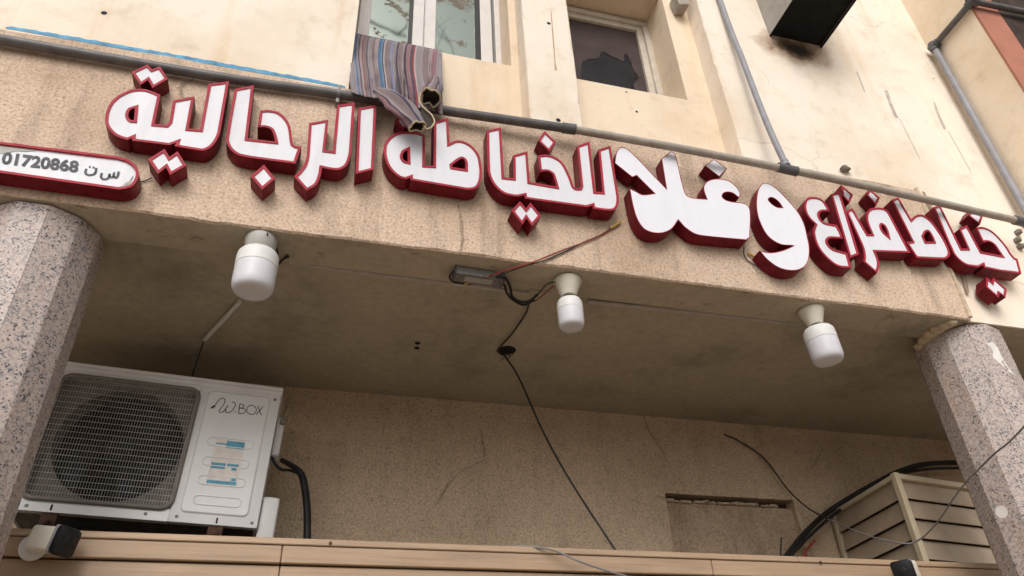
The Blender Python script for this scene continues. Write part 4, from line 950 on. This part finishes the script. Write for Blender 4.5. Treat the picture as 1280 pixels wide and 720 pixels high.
wire('red_pipe_end', 'short faded red wire end standing behind the cladding', [PY(1003, 700, 2.9), PY(1008, 688, 2.95), PY(1018, 676, 3.0)], 0.006, 'wire_red')
wire('thin_wire', 'thin brown wire end standing on the cladding beside the recessed patch', [PY(976, 697, 2.9), PY(976, 684, 2.92), PY(977, 672, 2.93)], 0.004, 'wire_dark')
wire('cladding_wire', 'loose grey wire bowing over the face of the cladding', [PY(645, 683, 2.52), PY(670, 684, 2.49), PY(695, 689, 2.47), PY(725, 702, 2.46), PY(760, 714, 2.47), PY(790, 722, 2.48)], 0.0034, 'wire_grey')

# ================================================================ AIR CONDITIONER
yaw, roll = 0.0327, -0.0315
ac = thing('air_conditioner', 'white outdoor air conditioner unit with square wire fan grille beside the granite column', 'air conditioner', (-0.138, 2.803, 0.849+1.6))
ac.rotation_euler = Matrix((Vector((math.cos(yaw)*math.cos(roll), math.sin(yaw)*math.cos(roll), math.sin(roll))), Vector((-math.sin(yaw), math.cos(yaw), 0)), Vector((math.cos(yaw)*math.cos(roll), math.sin(yaw)*math.cos(roll), math.sin(roll))).cross(Vector((-math.sin(yaw), math.cos(yaw), 0))))).transposed().to_euler()
AW, AH, AD = 0.80, 0.54, 0.285
GX0, GX1, GZ0, GZ1 = -0.765, -0.296, 0.042, 0.500
GF = 0.006
mb = MB()  # shell: front frame round the fan opening, sides, top, base
mb.box(GX1, 0, 0, 0.03, 0.0, AH, 0.004); mb.box(-AW, GX0, 0, 0.03, 0, AH, 0.004); mb.box(GX0, GX1, 0.0005, 0.03, 0, GZ0); mb.box(GX0, GX1, 0.0005, 0.03, GZ1, AH)
mb.box(-0.012, -0.0005, 0.0302, AD, 0.001, AH-0.001, 0.002); mb.box(-AW+0.0005, -AW+0.012, 0.0302, AD, 0.001, AH-0.001, 0.002)
mb.box(GX1+0.01, -0.0125, 0.2, AD-0.001, 0.01, AH-0.01)
mb.build('housing', 'white_metal', ac, smooth=True, angle=30)
mb = MB(); mb.box(-AW-0.004, 0.004, -0.005, AD+0.003, AH-0.001, AH+0.014, 0.005, 3); mb.box(-AW-0.002, 0.002, -0.003, 0.02, AH-0.018, AH-0.002, 0.002); mb.build('top_cover', 'white_metal', ac, smooth=True, angle=30)
mb = MB(); mb.box(-AW+0.013, -0.013, 0.031, AD-0.002, 0.0015, 0.012); mb.build('base_pan', 'fan', ac)
mb = MB(); mb.box(-AW+0.02, GX1+0.03, AD-0.03, AD-0.004, 0.02, AH-0.01); mb.build('condenser_coil', 'coil', ac)
# fan, shroud, motor
FC = Vector((-0.522, 0, 0.268)); FR = 0.212
mb = MB(); n = 56; 
inner = [mb.b.verts.new((FC.x+FR*math.cos(2*math.pi*k/n), 0.028, FC.z+FR*math.sin(2*math.pi*k/n))) for k in range(n)]
def sq(k):
    a = 2*math.pi*k/n; c_, s2 = math.cos(a), math.sin(a); m_ = max(abs(c_)/0.246, abs(s2)/0.236); return (FC.x+c_/m_, 0.026, FC.z+s2/m_)
outer = [mb.b.verts.new(sq(k)) for k in range(n)]; back = [mb.b.verts.new((FC.x+FR*math.cos(2*math.pi*k/n), 0.12, FC.z+FR*math.sin(2*math.pi*k/n))) for k in range(n)]
for k in range(n):
    j = (k+1) % n; mb.b.faces.new((inner[k], inner[j], outer[j], outer[k])); mb.b.faces.new((inner[k], inner[j], back[j], back[k]))
mb.build('fan_shroud', 'shroud', ac, smooth=True, angle=30)
mb = MB(); mb.lathe([(0, -0.03), (0.045, -0.025), (0.055, -0.005), (0.055, 0.04), (0, 0.04)], (FC.x, 0.085, FC.z), Vector((0, 1, 0)), 24); fanh = mb.build('fan', 'fan', ac, smooth=True)
for k in range(3):
    b = bmesh.new(); a0_ = 2*math.pi*k/3+0.5; rows = []
    for i in range(7):
        r_ = 0.05+(FR-0.058)*i/6; row = []
        for j in range(6):
            aa = a0_+(j/5)*(1.15+0.25*i/6)+0.22*i/6; row.append(b.verts.new((FC.x+r_*math.cos(aa), 0.115-0.06*j/5, FC.z+r_*math.sin(aa))))
        rows.append(row)
    for i in range(6):
        for j in range(5): b.faces.new((rows[i][j], rows[i+1][j], rows[i+1][j+1], rows[i][j+1]))
    mb = MB(); mb.add(b); mb.build('fan_blade', 'fan', fanh, smooth=True)
# rounded grille rim and wires
def rrect(x0, x1, z0, z1, r, k=6):
    P = []
    for cx, cz, a0_ in ((x1-r, z1-r, 0), (x0+r, z1-r, 90), (x0+r, z0+r, 180), (x1-r, z0+r, 270)):
        for i in range(k+1): a = R_(a0_+90*i/k); P.append(Vector((cx+r*math.cos(a), 0, cz+r*math.sin(a))))
    return P
rim = rrect(GX0, GX1, GZ0, GZ1, 0.035)
mb = MB(); mb.tube([p+Vector((0, -0.004, 0)) for p in rim], 0.0085, 10, closed=True, smooth=False); gr = mb.build('fan_grille', 'grille_rim', ac, smooth=True)
mb = MB(); nvx = 50
for i in range(nvx+1):
    x = GX0+0.006+(GX1-GX0-0.012)*i/nvx; ins = 0.0
    dx = min(x-GX0, GX1-x)
    if dx < 0.035: ins = 0.035-math.sqrt(max(0, 0.035**2-(0.035-dx)**2))
    mb.tube([(x, -0.010, GZ0+ins), (x, -0.012, (GZ0+GZ1)/2), (x, -0.010, GZ1-ins)], 0.0008, 4, smooth=False, cap=False)
mb.build('upright_wires', 'grille', gr)
mb = MB(); nh = 21
for i in range(1, nh):
    z = GZ0+(GZ1-GZ0)*i/nh; dz = min(z-GZ0, GZ1-z); ins = 0
    if dz < 0.035: ins = 0.035-math.sqrt(max(0, 0.035**2-(0.035-dz)**2))
    mb.tube([(GX0+ins, -0.0085, z), (GX1-ins, -0.0085, z)], 0.0012, 4, smooth=False, cap=False)
mb.build('cross_wires', 'grille', gr)
# service panel with embossed slots, label and logo
def ring_panel(mb, x0, x1, z0, z1, r, y, h):
    o = rrect(x0, x1, z0, z1, r); i_ = rrect(x0+0.006, x1-0.006, z0+0.006, z1-0.006, max(0.003, r-0.006)); n = len(o)
    vo = [mb.b.verts.new((p.x, y, p.z)) for p in o]; vi = [mb.b.verts.new((p.x, y-h, p.z)) for p in i_]
    for k in range(n): mb.b.faces.new((vo[k], vo[(k+1) % n], vi[(k+1) % n], vi[k]))
    mb.b.faces.new(vi)
mb = MB(); ring_panel(mb, -0.266, -0.036, 0.034, 0.507, 0.02, -0.0004, 0.0055); sp_ = mb.build('service_panel', 'white_metal', ac)
for zc in (0.302, 0.226, 0.155, 0.082):
    mb = MB(); mb.tube([Vector((p.x, -0.0062, p.z)) for p in rrect(-0.228, -0.068, zc-0.016, zc+0.016, 0.0155)], 0.0024, 6, closed=True, smooth=False); mb.build('embossed_slot', 'white_metal', sp_, smooth=True)
def patch(x0, x1, z0, z1, y, mat, name):
    mb = MB(); mb.poly([(x0, y, z0), (x1, y, z0+0.000), (x1, y, z1), (x0, y, z1)]); return mb.build(name, mat, sp_, recalc=False)
patch(-0.200, -0.096, 0.135, 0.312, -0.0068, 'sticker_pale', 'energy_label')
patch(-0.160, -0.097, 0.281, 0.309, -0.0076, 'sticker_blue', 'label_print'); patch(-0.197, -0.160, 0.293, 0.298, -0.0076, 'sticker_blue', 'label_print')
patch(-0.197, -0.148, 0.200, 0.222, -0.0076, 'sticker_blue', 'label_print'); patch(-0.143, -0.103, 0.213, 0.222, -0.0076, 'sticker_blue', 'label_print'); patch(-0.125, -0.108, 0.198, 0.208, -0.0076, 'sticker_blue', 'label_print')
patch(-0.199, -0.098, 0.144, 0.156, -0.0076, 'sticker_blue', 'label_print'); patch(-0.118, -0.103, 0.158, 0.172, -0.0076, 'sticker_blue', 'label_print')
acm = ac.rotation_euler.to_matrix()
def on_ac(u, v):
    d = ray(255+u/14.222, 485+v/14.222); n_ = acm @ Vector((0, 1, 0)); o_ = acm @ Vector((0, -0.0072, 0))+ac.location
    return acm.transposed() @ (CAMP+d*((o_-CAMP).dot(n_)/d.dot(n_))-ac.location)
mb = MB()
LG = [[(190, 320), (240, 240), (300, 190), (350, 185), (375, 220), (350, 290), (300, 360), (270, 410), (290, 435), (340, 420), (400, 350), (430, 305)],
      [(430, 305), (388, 370), (392, 425), (435, 435), (500, 400), (548, 325), (555, 275), (525, 250), (490, 256)], [(540, 418), (562, 420)],
      [(635, 285), (615, 455)], [(635, 285), (688, 290), (708, 320), (688, 350), (632, 356)], [(632, 356), (708, 370), (733, 410), (700, 450), (615, 455)], [(955, 320), (1020, 485)], [(1050, 330), (930, 475)]]
for st_ in LG: stroke(mb, st_, 0.0030, f=on_ac)
stroke(mb, [(845+86*math.cos(a), 390+82*math.sin(a)) for a in [2*math.pi*i/16 for i in range(17)]], 0.0030, f=on_ac); stroke(mb, [(135, 352), (195, 315)], 0.0085, f=on_ac); stroke(mb, [(105, 365), (140, 345)], 0.003, f=on_ac)
mb.build('printed_logo', 'ink', sp_, recalc=False)
for x, z in ((-0.735, 0.016), (-0.37, 0.02), (-0.27, 0.02), (-0.02, 0.018), (-0.02, 0.5)):
    mb = MB(); mb.lathe([(0, 0.004), (0.005, 0.003), (0.006, 0)], (x, 0.0, z), Vector((0, -1, 0)), 10); mb.build('screw', 'steel', ac, smooth=True)
mb = MB(); mb.box(0.0005, 0.03, 0.06, 0.17, 0.30, 0.46, 0.01, 3); vc = mb.build('valve_cover', 'white_metal', ac, smooth=True)
mb = MB(); mb.box(0.012, 0.032, 0.045, 0.065, 0.425, 0.455, 0.006); mb.build('cover_latch', 'grille_rim', vc, smooth=True)
mb = MB(); mb.box(0.0005, 0.062, 0.02, 0.15, -0.03, 0.125, 0.01, 3); mb.build('valve_box', 'white_plastic', ac, smooth=True)
for x in (-0.66, -0.137):
    mb = MB(); mb.box(x-0.035, x+0.035, -0.004, AD+0.1, -0.112, -0.075, 0.002); mb.box(x-0.025, x+0.025, 0.006, 0.03, -0.0748, -0.001, 0.002); br = mb.build('mounting_bracket', 'rust', ac)
    mb = MB(); mb.lathe([(0, 0.006), (0.011, 0.006), (0.011, -0.003), (0, -0.003)], (x, 0.0, -0.03), Vector((0, -1, 0)), 6); mb.lathe([(0.0, 0.012), (0.005, 0.012), (0.005, 0)], (x, 0.0, -0.03), Vector((0, -1, 0)), 10); mb.build('bolt', 'rust', br)
    mb = MB(); mb.box(x-0.003, x+0.003, -0.0015, 0.003, 0.006, 0.026, 0.001); mb.build('slot_mark', 'dark_inside', ac)
acp = lambda x, y, Y: PY(x, y, Y)
wire('insulated_hose', 'black taped hose dropping from the air conditioner side valve', [acp(352, 575, 2.92), acp(366, 583, 2.98), acp(376, 592, 3.0), acp(381, 610, 3.0), acp(384, 640, 2.99), acp(384, 676, 2.98)], lambda t_: 0.009+0.0055*min(1, t_*2), 'cable', 'hose', 12)
wire('black_cable', 'thin black cable curling from the air conditioner valve into the hose', [acp(341, 560, 2.90), acp(341, 574, 2.89), acp(350, 586, 2.90), acp(362, 588, 2.94), acp(374, 592, 2.97)], 0.0055, 'cable', 'cable')

# ================================================================ CCTV CAMERAS
def cctv(base_px, Y, aim, label, group='bullet security cameras'):
    p = PY(*base_px, Y)
    t = thing('security_camera', label, 'camera', p, group)
    mb = MB(); mb.lathe([(0, 0), (0.036, 0), (0.038, 0.004), (0.036, 0.012), (0.02, 0.016), (0, 0.017)], (0, 0, 0), Vector((0, -1, 0)), 26); mb.build('base', 'white_plastic', t, smooth=True)
    for dx, dz in ((0.022, 0.012), (-0.006, -0.025), (-0.02, 0.016)):
        mb = MB(); mb.lathe([(0, 0.0025), (0.004, 0.002), (0.0045, 0)], (dx, -0.0115, dz), Vector((0, -1, 0)), 8); mb.build('screw', 'rust', t)
    d = Vector(aim).normalized(); sx = d.cross(Vector((0, 0, 1))).normalized(); sz = sx.cross(d)
    jn = Vector((0.012*(1 if aim[0] > 0 else -1), -0.030, 0.018)); mb = MB(); mb.tube([Vector((0, -0.01, 0)), jn, jn+d*0.025], 0.014, 12, smooth=False); mb.build('joint', 'camera_white', t, smooth=True)
    c = jn+d*0.048
    mb = MB(); mb.obox(c-d*0.004, d*0.048, sx*0.033, sz*0.034, 0.010, 3); mb.build('camera_body', 'camera_white', t, smooth=True)
    mb = MB(); mb.obox(c+d*0.056, d*0.015, sx*0.039, sz*0.040, 0.013, 2); hd_ = mb.build('camera_head', 'black_plastic', t, smooth=True)
    mb = MB(); mb.obox(c+d*0.044, d*0.007, sx*0.0385, sz*0.0395, 0.007, 2); mb.build('collar', 'pipe_grey', t, smooth=True)
    mb = MB(); mb.lathe([(0, 0.002), (0.014, 0.002), (0.017, 0)], c+d*0.0712, d, 20); mb.build('lens', 'dark_glass', hd_, smooth=True)
    return t
cctv((42, 685), BY-0.003, (0.84, -0.52, -0.20), 'white bullet security camera with black face on the cladding under the air conditioner')
cctv((1136, 722), BY-0.003, (-0.80, -0.56, -0.20), 'white bullet security camera on the cladding below the slatted box')

# ================================================================ SLATTED BOX on the right
A = Vector((2.516, 2.64, 2.744)); Bf = Vector((2.947, 2.704, 2.744)); Cb = Vector((2.555, 3.15, 2.744))
fx = (Bf-A).normalized(); sy = (Cb-A).normalized()
lb = thing('slatted_box', 'pale slatted louvre box with cream frame standing behind the granite column', 'cover box', (A.x, A.y, 2.33))
h_ = A.z-2.33; LW = 0.62; LD = (Cb-A).length
pz = Vector((0, 0, 1))
mb = MB(); mb.obox(Vector((0, 0, h_/2)), fx*0.016, sy*0.016, pz*(h_/2+0.004), 0.002); mb.build('corner_post', 'louvre_frame', lb)
mb = MB(); mb.obox(fx*LW+Vector((0, 0, h_/2)), fx*0.016, sy*0.016, pz*(h_/2), 0.002); mb.build('corner_post', 'louvre_frame', lb)
mb = MB(); mb.obox(sy*LD+Vector((0, 0, h_/2)), fx*0.016, sy*0.012, pz*(h_/2), 0.002); mb.build('corner_post', 'louvre_frame', lb)
mb = MB(); mb.obox(fx*(LW/2)+Vector((0, 0, h_-0.010)), fx*(LW/2-0.0165), sy*0.014, pz*0.012, 0.002); mb.build('top_rail', 'louvre_frame', lb)
mb = MB(); mb.obox(sy*(LD/2)+Vector((0, 0, h_-0.010)), fx*0.014, sy*(LD/2-0.0165), pz*0.010, 0.002); mb.build('top_rail', 'louvre_frame', lb)
pitch = 0.086
for k in range(6):
    zc = h_-0.022-pitch*(k+0.5)
    if zc < -0.02: break
    mb = MB(); mb.obox(fx*(LW/2)+sy*0.004+Vector((0, 0, zc)), fx*(LW/2-0.016), sy*0.004, (pz+sy*0.22)*(pitch*0.5-0.0015), 0.001); mb.build('slat', 'louvre', lb)
    mb = MB(); mb.obox(sy*(LD/2)+fx*0.004+Vector((0, 0, zc)), fx*0.004, sy*(LD/2-0.016), (pz+fx*0.22)*(pitch*0.5-0.0015), 0.001); mb.build('slat', 'louvre', lb)
mb = MB(); mb.obox(fx*(LW/2+0.02)+sy*(LD/2+0.02)+Vector((0, 0, h_/2-0.01)), fx*(LW/2-0.02), sy*(LD/2-0.03), pz*(h_/2-0.02)); mb.build('dark_interior', 'rust', lb)  # brown filler block paints in the shadow between the slats

# ================================================================ bare street tree across the road, mirrored in the window glass
def tree():
    rng = random.Random(11); mb = MB(); t = thing('bare_tree', 'bare branched street tree mirrored in the dirty window glass', 'tree', (1.0, -1.5, -0.12))
    def br(p, d, L, r, lvl, mbx):
        n = 5; P = [p]; q = p.copy(); dd = d.copy()
        for i in range(n):
            dd = (dd+Vector((rng.uniform(-.16, .16), rng.uniform(-.16, .16), rng.uniform(-.05, .10)))).normalized(); q = q+dd*L/n; P.append(q.copy())
        mbx.tube(P, lambda t_: r*(1-0.55*t_), 6 if lvl > 1 else 9, smooth=False, cap=False)
        if lvl < 5:
            for k in range(3 if lvl else 5):
                j = rng.randint(2, n); ang = rng.uniform(0, 6.28); s_ = Vector((math.cos(ang), math.sin(ang), rng.uniform(0.2, 0.9)))
                br(P[j], (dd*0.8+s_*0.75).normalized(), L*rng.uniform(0.55, 0.8), r*0.5, lvl+1, mbx)
    tr = MB(); br(Vector((0, 0, 0)), Vector((0, 0, 1)), 6.2, 0.17, 0, tr); tr.build('trunk_and_branches', 'bark', t, smooth=True)
tree()
S.render.engine = 'CYCLES'
